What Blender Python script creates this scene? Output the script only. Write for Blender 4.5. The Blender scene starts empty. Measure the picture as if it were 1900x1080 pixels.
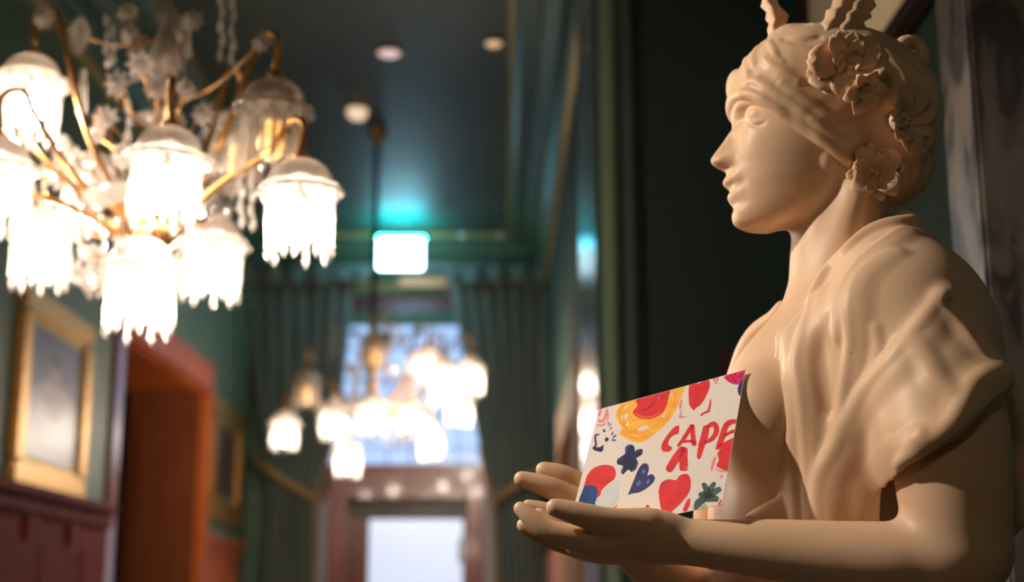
import bpy, bmesh, math, random
import numpy as np
from mathutils import Vector, Matrix

# ------------------------------------------------------------------ camera, world, exposure
SC = bpy.context.scene
COL = SC.collection
FPX = 2583.0
PITCH = math.radians(12.65)
YAW = math.radians(-0.44)
CAM = np.array([0.0, 0.0, 1.25])

cam_data = bpy.data.cameras.new('camera')
cam_data.sensor_width = 36.0
cam_data.sensor_fit = 'HORIZONTAL'
cam_data.lens = 36.0 * FPX / 1900.0
cam_data.clip_start = 0.02
cam_data.clip_end = 100.0
cam_data.dof.use_dof = True
cam_data.dof.focus_distance = 1.50
cam_data.dof.aperture_fstop = 3.1
cam = bpy.data.objects.new('camera', cam_data)
cam.location = CAM
cam.rotation_euler = (math.pi / 2 + PITCH, 0.0, YAW)
COL.objects.link(cam)
SC.camera = cam

SC.view_settings.view_transform = 'Standard'
SC.view_settings.look = 'None'
SC.view_settings.gamma = 1.0
SC.view_settings.use_curve_mapping = False
SC.view_settings.exposure = 0.35

world = bpy.data.worlds.new('world')
SC.world = world
world.use_nodes = True
world.node_tree.nodes['Background'].inputs['Color'].default_value = (0.9, 0.85, 0.8, 1)
world.node_tree.nodes['Background'].inputs['Strength'].default_value = 0.02

_F = np.array([-math.sin(YAW) * math.cos(PITCH), math.cos(YAW) * math.cos(PITCH), math.sin(PITCH)])
_R = np.array([math.cos(YAW), math.sin(YAW), 0.0])
_U = np.cross(_R, _F)

def ray(px, py):
    return _F + (px - 950.0) / FPX * _R + (540.0 - py) / FPX * _U

def W(px, py, Y):
    """the place at depth Y (metres along the hall) that the photograph shows at (px, py)"""
    r = ray(px, py)
    return CAM + r * (Y / r[1])

def WX(px, py, X):
    """the same, on the side wall x = X"""
    r = ray(px, py)
    return CAM + r * (X / r[0])

def WZ(px, py, Z):
    r = ray(px, py)
    return CAM + r * ((Z - CAM[2]) / r[2])

def pxm(Y):
    return Y / FPX / math.cos(PITCH)

# ------------------------------------------------------------------ helpers
WORLD_KIDS = set()
def link(o, parent=None):
    COL.objects.link(o)
    if parent is not None:
        o.parent = parent
        if parent.name in WORLD_KIDS:          # parts modelled in world coordinates under an Empty at the base
            o.matrix_parent_inverse = (Matrix.Translation(parent.location) @ parent.rotation_euler.to_matrix().to_4x4()).inverted()
    return o

def tag(o, label=None, cat=None, group=None, kind=None):
    if label: o['label'] = label
    if cat: o['category'] = cat
    if group: o['group'] = group
    if kind: o['kind'] = kind
    return o

def empty(name, loc=(0, 0, 0), rz=0.0, parent=None, world=False):
    o = bpy.data.objects.new(name, None)
    o.empty_display_size = 0.05
    o.location = loc
    o.rotation_euler = (0, 0, rz)
    link(o, parent)
    if world: WORLD_KIDS.add(o.name)
    return o

def mesh_np(name, verts, faces, mat, parent=None, smooth=True):
    """verts (n,3), faces (m,k) with constant k"""
    me = bpy.data.meshes.new(name)
    verts = np.asarray(verts, dtype=np.float32)
    faces = np.asarray(faces, dtype=np.int32)
    n, k = faces.shape
    me.vertices.add(len(verts)); me.vertices.foreach_set('co', verts.ravel())
    me.loops.add(n * k); me.loops.foreach_set('vertex_index', faces.ravel())
    me.polygons.add(n)
    me.polygons.foreach_set('loop_start', np.arange(0, n * k, k, dtype=np.int32))
    me.polygons.foreach_set('loop_total', np.full(n, k, dtype=np.int32))
    me.update(calc_edges=True)
    me.validate()
    if smooth:
        me.polygons.foreach_set('use_smooth', np.ones(len(me.polygons), dtype=bool))
    if mat: me.materials.append(mat)
    return link(bpy.data.objects.new(name, me), parent)

class MB:
    """collects simple shapes, builds ONE mesh object"""
    def __init__(s): s.v = []; s.f = []; s.sm = []
    def add(s, vs, fs, smooth=False):
        o = len(s.v)
        s.v += [tuple(float(c) for c in p) for p in vs]
        s.f += [tuple(i + o for i in f) for f in fs]
        s.sm += [smooth] * len(fs)
        return s
    def box(s, x0, x1, y0, y1, z0, z1):
        vs = [(x0, y0, z0), (x1, y0, z0), (x1, y1, z0), (x0, y1, z0), (x0, y0, z1), (x1, y0, z1), (x1, y1, z1), (x0, y1, z1)]
        return s.add(vs, [(3, 2, 1, 0), (4, 5, 6, 7), (0, 1, 5, 4), (1, 2, 6, 5), (2, 3, 7, 6), (3, 0, 4, 7)])
    def bbox(s, x0, x1, y0, y1, z0, z1, b=0.004):
        """box with bevelled edges"""
        bm = bmesh.new(); bmesh.ops.create_cube(bm, size=1.0)
        for v in bm.verts:
            v.co = Vector(((x0 + x1) / 2 + v.co.x * (x1 - x0), (y0 + y1) / 2 + v.co.y * (y1 - y0), (z0 + z1) / 2 + v.co.z * (z1 - z0)))
        b = min(b, 0.45 * min(abs(x1 - x0), abs(y1 - y0), abs(z1 - z0)))
        bmesh.ops.bevel(bm, geom=bm.edges[:], offset=b, segments=2, affect='EDGES')
        return s.bm(bm)
    def bm(s, bm, smooth=False):
        bm.verts.index_update()
        s.add([v.co[:] for v in bm.verts], [tuple(v.index for v in f.verts) for f in bm.faces], smooth)
        bm.free(); return s
    def prism(s, poly, axis, a, b):
        """polygon of 2-D points extruded along axis ('x','y','z') from a to b"""
        def P(p, t):
            return {'x': (t, p[0], p[1]), 'y': (p[0], t, p[1]), 'z': (p[0], p[1], t)}[axis]
        n = len(poly)
        vs = [P(p, a) for p in poly] + [P(p, b) for p in poly]
        fs = [tuple(range(n))[::-1], tuple(range(n, 2 * n))] + [(i, (i + 1) % n, n + (i + 1) % n, n + i) for i in range(n)]
        return s.add(vs, fs)
    def lathe(s, prof, n=24, c=(0, 0, 0), smooth=True, scallop=0.0, ns=0):
        vs = []; fs = []
        for r, z in prof:
            for i in range(n):
                a = 2 * math.pi * i / n
                rr = r * (1 + scallop * abs(math.cos(ns * a / 2))) if scallop else r
                vs.append((c[0] + rr * math.cos(a), c[1] + rr * math.sin(a), c[2] + z))
        for j in range(len(prof) - 1):
            for i in range(n):
                k = (i + 1) % n
                fs.append((j * n + i, j * n + k, (j + 1) * n + k, (j + 1) * n + i))
        return s.add(vs, fs, smooth)
    def tube(s, pts, rad, n=10, smooth=True, caps=True):
        pts = [np.array(p, float) for p in pts]
        m = len(pts)
        rads = rad if hasattr(rad, '__len__') else [rad] * m
        vs = []; fs = []
        up = np.array([0.123, 0.456, 0.881])
        pv = None
        for i in range(m):
            t = pts[min(i + 1, m - 1)] - pts[max(i - 1, 0)]
            t = t / (np.linalg.norm(t) + 1e-12)
            if pv is None:
                a = np.cross(t, up)
            else:
                a = pv - t * np.dot(pv, t)
            a = a / (np.linalg.norm(a) + 1e-12); pv = a
            b = np.cross(t, a)
            for j in range(n):
                ang = 2 * math.pi * j / n
                vs.append(pts[i] + rads[i] * (math.cos(ang) * a + math.sin(ang) * b))
        for i in range(m - 1):
            for j in range(n):
                k = (j + 1) % n
                fs.append((i * n + j, i * n + k, (i + 1) * n + k, (i + 1) * n + j))
        if caps:
            fs.append(tuple(range(n))[::-1]); fs.append(tuple((m - 1) * n + j for j in range(n)))
        return s.add(vs, fs, smooth)
    def sphere(s, c, r, seg=12, rings=8, smooth=True):
        r = r if hasattr(r, '__len__') else (r, r, r)
        bm = bmesh.new(); bmesh.ops.create_uvsphere(bm, u_segments=seg, v_segments=rings, radius=1.0)
        for v in bm.verts:
            v.co = Vector((c[0] + v.co.x * r[0], c[1] + v.co.y * r[1], c[2] + v.co.z * r[2]))
        return s.bm(bm, smooth)
    def mesh(s, name):
        me = bpy.data.meshes.new(name)
        me.from_pydata(s.v, [], s.f)
        me.polygons.foreach_set('use_smooth', np.array(s.sm, dtype=bool))
        me.update()
        bm = bmesh.new(); bm.from_mesh(me)
        bmesh.ops.recalc_face_normals(bm, faces=bm.faces[:])
        bm.to_mesh(me); bm.free()
        return me
    def build(s, name, mat, parent=None):
        me = s.mesh(name)
        if mat: me.materials.append(mat)
        return link(bpy.data.objects.new(name, me), parent)

def catmull(pts, n):
    """resample a polyline of k-vectors to n points on a Catmull-Rom curve"""
    P = np.asarray(pts, float)
    if len(P) == 2:
        t = np.linspace(0, 1, n)[:, None]
        return P[0] * (1 - t) + P[1] * t
    Q = np.vstack([2 * P[0] - P[1], P, 2 * P[-1] - P[-2]])
    out = []
    for s in np.linspace(0, len(P) - 1 - 1e-9, n):
        i = int(s); t = s - i
        a, b, c, d = Q[i], Q[i + 1], Q[i + 2], Q[i + 3]
        out.append(0.5 * ((2 * b) + (c - a) * t + (2 * a - 5 * b + 4 * c - d) * t * t + (3 * b - a - 3 * c + d) * t ** 3))
    return np.array(out)

# ------------------------------------------------------------------ materials
def nmat(name, col, rough=0.5, metal=0.0, var=None, scale=20.0, var2=None, stretch=(1, 1, 1), bump=0.0, bscale=None,
         spec=0.5, sss=0.0, coat=0.0, emit=None, estr=0.0, detail=4.0, alpha=None, rvar=0.0):
    m = bpy.data.materials.new(name); m.use_nodes = True
    nt = m.node_tree; N = nt.nodes; L = nt.links
    b = N['Principled BSDF']
    b.inputs['Base Color'].default_value = (*col, 1)
    b.inputs['Roughness'].default_value = rough
    b.inputs['Metallic'].default_value = metal
    b.inputs['Specular IOR Level'].default_value = spec
    if coat:
        b.inputs['Coat Weight'].default_value = coat; b.inputs['Coat Roughness'].default_value = 0.08
    if sss:
        b.inputs['Subsurface Weight'].default_value = sss
        b.inputs['Subsurface Radius'].default_value = (1.0, 0.5, 0.28)
        b.inputs['Subsurface Scale'].default_value = 0.008
    if emit:
        b.inputs['Emission Color'].default_value = (*emit, 1); b.inputs['Emission Strength'].default_value = estr
    if var or bump or rvar:
        tc = N.new('ShaderNodeTexCoord'); mp = N.new('ShaderNodeMapping')
        mp.inputs['Scale'].default_value = stretch
        L.new(tc.outputs['Object'], mp.inputs['Vector'])
        nz = N.new('ShaderNodeTexNoise'); nz.inputs['Scale'].default_value = scale; nz.inputs['Detail'].default_value = detail
        L.new(mp.outputs['Vector'], nz.inputs['Vector'])
        if var:
            cr = N.new('ShaderNodeValToRGB')
            e = cr.color_ramp.elements
            e[0].position = 0.3; e[0].color = (*col, 1)
            e[1].position = 0.7; e[1].color = (*var, 1)
            if var2:
                k = e.new(0.5); k.color = (*var2, 1)
            L.new(nz.outputs['Fac'], cr.inputs['Fac']); L.new(cr.outputs['Color'], b.inputs['Base Color'])
        if rvar:
            mr = N.new('ShaderNodeMapRange')
            mr.inputs['To Min'].default_value = rough - rvar; mr.inputs['To Max'].default_value = rough + rvar
            L.new(nz.outputs['Fac'], mr.inputs['Value']); L.new(mr.outputs['Result'], b.inputs['Roughness'])
        if bump:
            nb = N.new('ShaderNodeTexNoise'); nb.inputs['Scale'].default_value = bscale or scale * 3; nb.inputs['Detail'].default_value = 5
            L.new(mp.outputs['Vector'], nb.inputs['Vector'])
            bp = N.new('ShaderNodeBump'); bp.inputs['Strength'].default_value = bump; bp.inputs['Distance'].default_value = 0.01
            L.new(nb.outputs['Fac'], bp.inputs['Height']); L.new(bp.outputs['Normal'], b.inputs['Normal'])
    return m
# ------------------------------------------------------------------ added unseen lamps: key spot on the statue, fill globe behind the camera
KEY_POS = (-1.52, 1.42, 2.66)
key = bpy.data.lights.new('added_key_spot', 'SPOT')
key.energy = 140.0; key.color = (1.0, 0.84, 0.68); key.shadow_soft_size = 0.035
key.spot_size = math.radians(46); key.spot_blend = 0.5
key_o = bpy.data.objects.new('added_key_spot', key); key_o.location = KEY_POS
key_o.rotation_euler = (Vector((0.40, 1.58, 1.55)) - Vector(KEY_POS)).to_track_quat('-Z', 'Y').to_euler()
COL.objects.link(key_o)
GLOBE = (-0.55, -1.30, 2.75)
glob = bpy.data.lights.new('added_fill_light', 'POINT')
glob.energy = 12.0; glob.color = (1.0, 0.74, 0.50); glob.shadow_soft_size = 0.15
glob_o = bpy.data.objects.new('added_fill_light', glob); glob_o.location = GLOBE
COL.objects.link(glob_o)
# ------------------------------------------------------------------ the hall
XL, XR, YE = -1.80, 0.33, 10.0          # left wall, right wall, end wall
ZC = 3.85                               # ceiling
YB = -2.6                               # wall behind the camera
XW = 0.95                               # right wall of the wider bay where the statue stands
YBAY = 4.30                             # wall closing the bay

green_wall = nmat('green_wall_paint', (0.085, 0.138, 0.085), rough=0.55, var=(0.125, 0.185, 0.122), scale=6, bump=0.04, bscale=60, rvar=0.08)
green_ceil = nmat('green_ceiling_paint', (0.058, 0.086, 0.060), rough=0.55, var=(0.080, 0.110, 0.080), scale=2.2, rvar=0.05, spec=0.3)
green_trim = nmat('green_gloss_paint', (0.075, 0.130, 0.085), rough=0.5, spec=0.2)
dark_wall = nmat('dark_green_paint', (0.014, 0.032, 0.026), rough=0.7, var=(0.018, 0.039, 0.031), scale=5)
gold = nmat('gilding', (0.62, 0.36, 0.10), rough=0.38, metal=0.85, var=(0.44, 0.23, 0.06), scale=30, bump=0.3, bscale=60)
old_gold = nmat('dull_gilding', (0.46, 0.34, 0.10), rough=0.5, metal=0.4)
wood = nmat('mahogany', (0.16, 0.030, 0.020), rough=0.32, var=(0.25, 0.055, 0.030), scale=5, stretch=(8, 8, 0.7), coat=0.4, detail=6)
wood_o = nmat('orange_mahogany', (0.52, 0.125, 0.022), rough=0.42, var=(0.36, 0.075, 0.014), scale=5, stretch=(8, 8, 0.6), coat=0.1, detail=6, spec=0.3)
wood_r = nmat('red_mahogany', (0.27, 0.075, 0.060), rough=0.30, var=(0.34, 0.11, 0.09), scale=5, stretch=(8, 8, 0.7), coat=0.4, detail=6)
floor_m = nmat('parquet_varnish', (0.14, 0.06, 0.028), rough=0.3, var=(0.20, 0.09, 0.04), scale=4, stretch=(6, 1, 1))
velvet = nmat('green_velvet', (0.042, 0.068, 0.052), rough=0.75, var=(0.115, 0.145, 0.120), scale=5, stretch=(6, 6, 0.5), detail=6)
velvet.node_tree.nodes['Principled BSDF'].inputs['Sheen Weight'].default_value = 0.5

def structure(mb, name, mat, parent=None):
    o = mb.build(name, mat, parent)
    if parent is None: o['kind'] = 'structure'
    return o

structure(MB().box(-3.2, 1.6, YB - 0.1, YE + 0.6, -0.1, 0.0), 'floor', floor_m)
ceiling = structure(MB().box(-3.2, 1.6, YB - 0.1, YE + 0.6, ZC, ZC + 0.12), 'ceiling', green_ceil)

# left wall with a doorway (opening y 6.55..8.15, top 2.52)
D0, D1, DT = 6.50, 8.30, 2.50
wl = MB()
wl.box(XL - 0.42, XL, YB, D0, 0, ZC); wl.box(XL - 0.42, XL, D1, YE, 0, ZC); wl.box(XL - 0.42, XL, D0, D1, DT, ZC)
structure(wl, 'wall_left', green_wall)
# end wall with an opening for the door and the arched light
EX0, EX1 = W(575, 700, YE)[0], W(925, 700, YE)[0]
ET = W(700, 548, YE)[2]
we = MB()
we.box(XL - 0.45, EX0, YE, YE + 0.25, 0, ZC); we.box(EX1, 1.6, YE, YE + 0.25, 0, ZC); we.box(EX0, EX1, YE, YE + 0.25, ET, ZC)
structure(we, 'wall_end', green_wall)
# right wall of the hall, from the jamb to the end
structure(MB().box(XR, XR + 0.12, 4.95, YE, 0, ZC), 'wall_right', nmat('matt_green_paint', (0.040, 0.070, 0.052), rough=0.85, var=(0.055, 0.090, 0.068), scale=6, spec=0.12))
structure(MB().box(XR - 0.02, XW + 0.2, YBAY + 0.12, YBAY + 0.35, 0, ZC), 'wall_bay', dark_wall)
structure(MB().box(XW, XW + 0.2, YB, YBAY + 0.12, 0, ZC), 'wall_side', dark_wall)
structure(MB().box(-3.2, 1.6, YB - 0.12, YB, 0, ZC), 'wall_behind', green_wall)

# splayed glossy jamb of the opening, with its casing
j = MB()
gloss_jamb = nmat('jamb_gloss_paint', (0.10, 0.13, 0.115), rough=0.2, spec=0.9, coat=0.5)
pA, pB = WX(1108, 700, 0.305), W(1077, 700, 4.72)
j.add([(0.305, pA[1], 0), (pB[0], 4.72, 0), (XR + 0.10, 4.95, 0), (XR + 0.10, pA[1], 0), (0.305, pA[1], ZC), (pB[0], 4.72, ZC), (XR + 0.10, 4.95, ZC), (XR + 0.10, pA[1], ZC)],
      [(3, 2, 1, 0), (4, 5, 6, 7), (0, 1, 5, 4), (1, 2, 6, 5), (2, 3, 7, 6), (3, 0, 4, 7)])
structure(j, 'trim_1', gloss_jamb)
yj = pA[1]
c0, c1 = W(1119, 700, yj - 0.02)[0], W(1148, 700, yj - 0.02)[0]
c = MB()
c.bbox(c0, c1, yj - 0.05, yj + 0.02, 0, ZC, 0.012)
structure(c, 'trim_2', nmat('sheen_green_paint', (0.22, 0.30, 0.21), rough=0.75, spec=0.2))  # casing lightened to carry a sheen in its base colour
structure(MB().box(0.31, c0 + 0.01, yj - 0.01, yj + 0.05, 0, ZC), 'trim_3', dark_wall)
structure(MB().box(c1 - 0.005, W(1195, 700, yj)[0], yj + 0.01, yj + 0.06, 0, ZC), 'trim_4', nmat('recess_shade_green', (0.006, 0.009, 0.008), rough=0.7))  # near-black strip, the deep recess's shade painted as its colour

# cornice of the hall: stepped mouldings along the right side, the end and the left side
def cornice(name, steps, mat):
    """steps: (inset from wall, drop) closed polygon"""
    m = MB()
    a = [(XR - p[0], ZC - p[1]) for p in steps]
    m.prism(a, 'y', 4.75, YE)
    a = [(XL + p[0], ZC - p[1]) for p in steps]
    m.prism(a, 'y', YB, YE)
    a = [(YE - p[0], ZC - p[1]) for p in steps]
    m.prism(a, 'x', XL, XR)
    return structure(m, name, mat)
cornice('trim_5', [(0.0, 0.0), (0.27, 0.0), (0.27, 0.03), (0.24, 0.05), (0.16, 0.06), (0.15, 0.10), (0.08, 0.13), (0.06, 0.20), (0.04, 0.24), (0.04, 0.28), (0.0, 0.30)], green_trim)
cornice('trim_6', [(0.275, 0.0), (0.295, 0.0), (0.295, 0.022), (0.275, 0.022)], old_gold)
cornice('trim_7', [(0.0, 0.30), (0.030, 0.305), (0.030, 0.330), (0.0, 0.335)], old_gold)
# frieze band on the end wall
fb = MB(); fb.bbox(XL, XR, YE - 0.03, YE, ZC - 0.62, ZC - 0.52, 0.01)
structure(fb, 'trim_8', green_trim)

# ---- wainscot of the left wall: rail, stiles and raised panels, one object each
def wainscot(name, y0, y1, ztop, n, mat):
    base = structure(MB().box(XL, XL + 0.025, y0, y1, 0.0, ztop - 0.03), name, mat)
    MB().bbox(XL, XL + 0.075, y0 - 0.02, y1 + 0.02, ztop - 0.045, ztop, 0.012).build('cap_rail', mat, base)
    MB().bbox(XL, XL + 0.055, y0, y1, ztop - 0.11, ztop - 0.05, 0.015).build('rail', mat, base)
    w_ = (y1 - y0) / n
    for i in range(n):
        a, b = y0 + i * w_ + 0.07, y0 + (i + 1) * w_ - 0.07
        p = MB().bbox(XL + 0.02, XL + 0.05, a, b, 0.25, ztop - 0.20, 0.022)
        p.build('panel', mat, base)
        MB().bbox(XL + 0.02, XL + 0.045, a - 0.14, a, 0.0, ztop - 0.10, 0.008).build('stile', mat, base)
    MB().bbox(XL, XL + 0.06, y0, y1, 0.0, 0.20, 0.015).build('plinth', mat, base)
    return base
wood_p = nmat('purple_mahogany', (0.17, 0.022, 0.026), rough=0.75, var=(0.25, 0.040, 0.042), scale=5, stretch=(8, 0.7, 8), coat=0.0, spec=0.12, detail=6)
ZW = 1.68
wainscot('trim_9', 2.2, D0 - 0.14, ZW, 8, wood_p)
wainscot('trim_10', D1 + 0.14, 9.55, ZW - 0.03, 2, wood_o)

# ---- doorway in the left wall: casing, reveals and the open door leaf
d1 = tag(empty('door_1', (XL, (D0 + D1) / 2, 0), world=True), kind='structure')
MB().bbox(XL - 0.02, XL + 0.025, D0 - 0.13, D0 + 0.01, 0, DT + 0.16, 0.010).build('casing', wood_r, d1)
MB().bbox(XL - 0.02, XL + 0.05, D1 - 0.01, D1 + 0.13, 0, DT + 0.16, 0.015).build('casing', wood_o, d1)
MB().bbox(XL - 0.02, XL + 0.06, D0 - 0.01, D1 + 0.01, DT - 0.01, DT + 0.16, 0.015).build('lintel', wood_o, d1)
wood_b = nmat('brown_mahogany', (0.20, 0.050, 0.013), rough=0.5, var=(0.14, 0.032, 0.008), scale=5, stretch=(8, 8, 0.6), detail=6, spec=0.3)
MB().bbox(XL - 0.42, XL, D1 - 0.02, D1 + 0.002, 0, DT, 0.004).build('reveal', wood_b, d1)
MB().bbox(XL - 0.42, XL - 0.02, D0, D0 + 0.02, 0, DT, 0.004).build('reveal', wood, d1)
MB().bbox(XL - 0.42, XL, D0, D1, DT - 0.02, DT, 0.004).build('soffit', wood_o, d1)
for z0, z1 in ((0.25, 1.05), (1.20, 2.30)):
    MB().bbox(XL - 0.37, XL - 0.08, D1 - 0.03, D1 - 0.015, z0, z1, 0.006).build('reveal_panel', wood_b, d1)
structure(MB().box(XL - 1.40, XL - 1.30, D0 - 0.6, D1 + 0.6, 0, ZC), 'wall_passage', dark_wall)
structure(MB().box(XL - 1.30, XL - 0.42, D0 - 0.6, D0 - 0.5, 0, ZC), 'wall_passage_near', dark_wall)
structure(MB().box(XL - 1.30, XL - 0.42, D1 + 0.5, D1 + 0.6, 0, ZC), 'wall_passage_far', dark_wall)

# ---- end wall: mahogany frame, glass door, transom, arched light
d2 = tag(empty('door_2', ((EX0 + EX1) / 2, YE, 0), world=True), kind='structure')
e = lambda px, py: W(px, py, YE)
zt0, zt1 = e(750, 920)[2], e(750, 862)[2]
jamb_pale = nmat('pale_lavender_paint', (0.42, 0.40, 0.46), rough=0.5)
glass_e = bpy.data.materials.new('daylit_glass'); glass_e.use_nodes = True
def daylight(name, c0_, c1_, st, axis_scale=3.0, z0=0.0, z1=1.0):
    """milky window pane lit by the day outside"""
    m = bpy.data.materials.new(name); m.use_nodes = True
    N = m.node_tree.nodes; L = m.node_tree.links; b = N['Principled BSDF']
    b.inputs['Base Color'].default_value = (0.5, 0.55, 0.6, 1); b.inputs['Roughness'].default_value = 0.25
    tc = N.new('ShaderNodeTexCoord'); nz = N.new('ShaderNodeTexNoise'); nz.inputs['Scale'].default_value = axis_scale
    cr = N.new('ShaderNodeValToRGB'); cr.color_ramp.elements[0].color = (*c0_, 1); cr.color_ramp.elements[1].color = (*c1_, 1)
    cr.color_ramp.elements[0].position = 0.35; cr.color_ramp.elements[1].position = 0.65
    L.new(tc.outputs['Object'], nz.inputs['Vector']); L.new(nz.outputs['Fac'], cr.inputs['Fac'])
    L.new(cr.outputs['Color'], b.inputs['Emission Color']); b.inputs['Emission Strength'].default_value = st
    return m
pane_hi = daylight('daylight_blue_pane', (0.27, 0.43, 0.76), (0.33, 0.50, 0.82), 0.95)
pane_lo = daylight('daylight_white_pane', (0.62, 0.72, 0.95), (0.72, 0.80, 1.0), 0.70, 1.2)
bpy.data.materials.remove(glass_e)
MB().bbox(e(610, 900)[0], e(905, 900)[0], YE - 0.06, YE + 0.10, zt0, zt1, 0.012).build('transom', wood_r, d2)
MB().bbox(e(585, 900)[0], e(925, 900)[0], YE - 0.09, YE + 0.10, zt0 - 0.02, zt0 + 0.03, 0.012).build('moulding', wood_r, d2)
MB().bbox(e(608, 1000)[0], e(642, 1000)[0], YE - 0.05, YE + 0.10, 0, zt0, 0.012).build('post', wood_r, d2)
MB().bbox(e(870, 1000)[0], e(898, 1000)[0], YE - 0.05, YE + 0.10, 0, zt0, 0.012).build('post', wood_r, d2)
MB().bbox(e(590, 1000)[0], e(608, 1000)[0], YE - 0.02, YE + 0.12, 0, zt0, 0.006).build('edge_strip', jamb_pale, d2)
MB().bbox(e(898, 1000)[0], e(918, 1000)[0], YE - 0.02, YE + 0.12, 0, zt0, 0.006).build('edge_strip', jamb_pale, d2)
lf = MB().bbox(e(640, 1000)[0], e(682, 1000)[0], YE + 0.10, YE + 0.15, 0, e(750, 962)[2] + 0.1, 0.006).build('leaf', wood, d2)
MB().bbox(e(858, 1000)[0], e(872, 1000)[0], YE + 0.10, YE + 0.15, 0, e(750, 962)[2] + 0.1, 0.006).build('leaf_stile', wood, lf)
MB().bbox(e(640, 1000)[0], e(872, 1000)[0], YE + 0.095, YE + 0.155, e(750, 962)[2], zt0, 0.006).build('leaf_rail', nmat('dark_walnut', (0.05, 0.014, 0.012), rough=0.4), lf)  # rail in a darker brown than the stiles
MB().box(e(680, 1000)[0], e(860, 1000)[0], YE + 0.12, YE + 0.13, 0.2, e(750, 962)[2] + 0.01).build('pane', pane_lo, lf)
hd = MB().tube([(e(853, 1000)[0], YE + 0.06, e(850, 1045)[2]), (e(853, 1000)[0], YE + 0.05, e(850, 1020)[2]), (e(853, 1000)[0], YE + 0.06, e(850, 1000)[2])], 0.013)
hd.build('handle', nmat('polished_steel', (0.75, 0.75, 0.78), rough=0.2, metal=1.0), lf)
# arched window over the door
w1 = tag(empty('window_1', ((EX0 + EX1) / 2, YE, zt1), world=True), kind='structure')
xs = np.linspace(EX0 + 0.02, EX1 - 0.02, 15)
zb = zt1; za = e(780, 572)[2]
MB().box(EX0 + 0.02, EX1 - 0.02, YE + 0.16, YE + 0.17, zb, ET).build('pane', pane_hi, w1)
arch = [(x, za - 0.35 * ((x - xs[7]) / (xs[-1] - xs[7])) ** 2 * 0.35) for x in xs]
MB().prism([(xs[0], ET + 0.02)] + arch + [(xs[-1], ET + 0.02)], 'y', YE + 0.06, YE + 0.12).build('arch_board', nmat('plum_mahogany', (0.13, 0.025, 0.035), rough=0.4), w1)
for px in (718, 762, 806, 850):
    x = e(px, 700)[0]
    MB().box(x - 0.005, x + 0.005, YE + 0.13, YE + 0.16, zb, ET).build('glazing_bar', nmat('bluish_lead', (0.20, 0.28, 0.42), rough=0.5), w1)
for py in (640, 700, 765, 826):
    z = e(780, py)[2]
    MB().box(EX0 + 0.02, EX1 - 0.02, YE + 0.13, YE + 0.16, z - 0.004, z + 0.004).build('glazing_bar', bpy.data.materials['bluish_lead'], w1)
# gilded picture light over the arch
g = MB().bbox(e(742, 520)[0], e(832, 520)[0], YE - 0.12, YE - 0.04, e(780, 537)[2], e(780, 519)[2], 0.01)
tag(g.build('gilt_pelmet', nmat('pale_gilding', (0.80, 0.50, 0.28), rough=0.5, metal=0.2)), 'short gilded pelmet bar above the arched window', 'pelmet')

# ---- curtains with gold trim and tie-backs
def curtain(name, left, label, hold, wall_hook, seed):
    """left: table (py, x outer px, x inner px); hold = tie-back picture position"""
    root = tag(empty(name, tuple(W(left[-1][1], 1080, YE - 0.12)[:2]) + (0.0,), world=True), label, 'curtain', None)
    rows = []
    r = random.Random(seed)
    py = np.array([a[0] for a in left], float)
    zz = np.array([W(750, a, YE - 0.12)[2] for a in py])
    nz, nx = 40, 73
    Z = np.linspace(zz[0], 0.02, nz)
    xo = np.array([W(a[1], a[0], YE - 0.12)[0] for a in left]); xi = np.array([W(a[2], a[0], YE - 0.12)[0] for a in left])
    vs = []; fs = []
    ph = [r.uniform(0, 6.28) for _ in range(3)]
    for z in Z:
        o_ = np.interp(-z, -zz, xo); i_ = np.interp(-z, -zz, xi)
        for k in range(nx):
            t = k / (nx - 1)
            fold = 0.035 * math.sin(2 * math.pi * 7 * t + ph[0] + 0.6 * math.sin(z * 1.3)) + 0.015 * math.sin(2 * math.pi * 15 * t + ph[1])
            vs.append((o_ + (i_ - o_) * t, YE - 0.16 + fold * min(1.0, abs(i_ - o_) / 0.35 + 0.3), z))
    for i in range(nz - 1):
        for k in range(nx - 1):
            a = i * nx + k; fs.append((a, a + 1, a + nx + 1, a + nx))
    pan = mesh_np('panel', vs, np.array(fs), velvet, root)
    sol = pan.modifiers.new('thickness', 'SOLIDIFY'); sol.thickness = 0.006
    hp = W(hold[0], hold[1], YE - 0.24)
    trim = [(np.interp(-z, -zz, xi), YE - 0.20, z) for z in Z if z < W(750, 820, YE)[2]]
    MB().tube(trim, 0.016, 8).build('gold_trim', gold_cord, root)
    k0 = W(wall_hook[0], wall_hook[1], YE - 0.12)
    MB().tube([k0, (np.array(k0) + hp) / 2 + np.array([0, -0.10, 0.0]), hp, hp + np.array([0.02, 0.12, 0.02])], [0.026, 0.034, 0.030, 0.022], 10).build('tie_back', gold_cord, root)
    return root
gold_cord = nmat('gold_cord', (0.40, 0.25, 0.09), rough=0.6, var=(0.26, 0.15, 0.05), scale=60, bump=0.4, bscale=90)
curtain('curtain', [(500, 455, 660), (560, 458, 655), (700, 470, 640), (840, 490, 616), (925, 500, 588), (1000, 495, 585), (1080, 490, 586)],
        'dark green velvet curtain tied back beside the wall with the doorway', (586, 928), (452, 844), 3)
curtain('curtain', [(500, 1030, 825), (530, 1030, 836), (620, 1025, 852), (740, 1022, 872), (860, 1018, 896), (925, 1005, 914), (1000, 1010, 918), (1080, 1015, 920)],
        'dark green velvet curtain sweeping down across the arched window', (914, 930), (1062, 838), 8)
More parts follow.
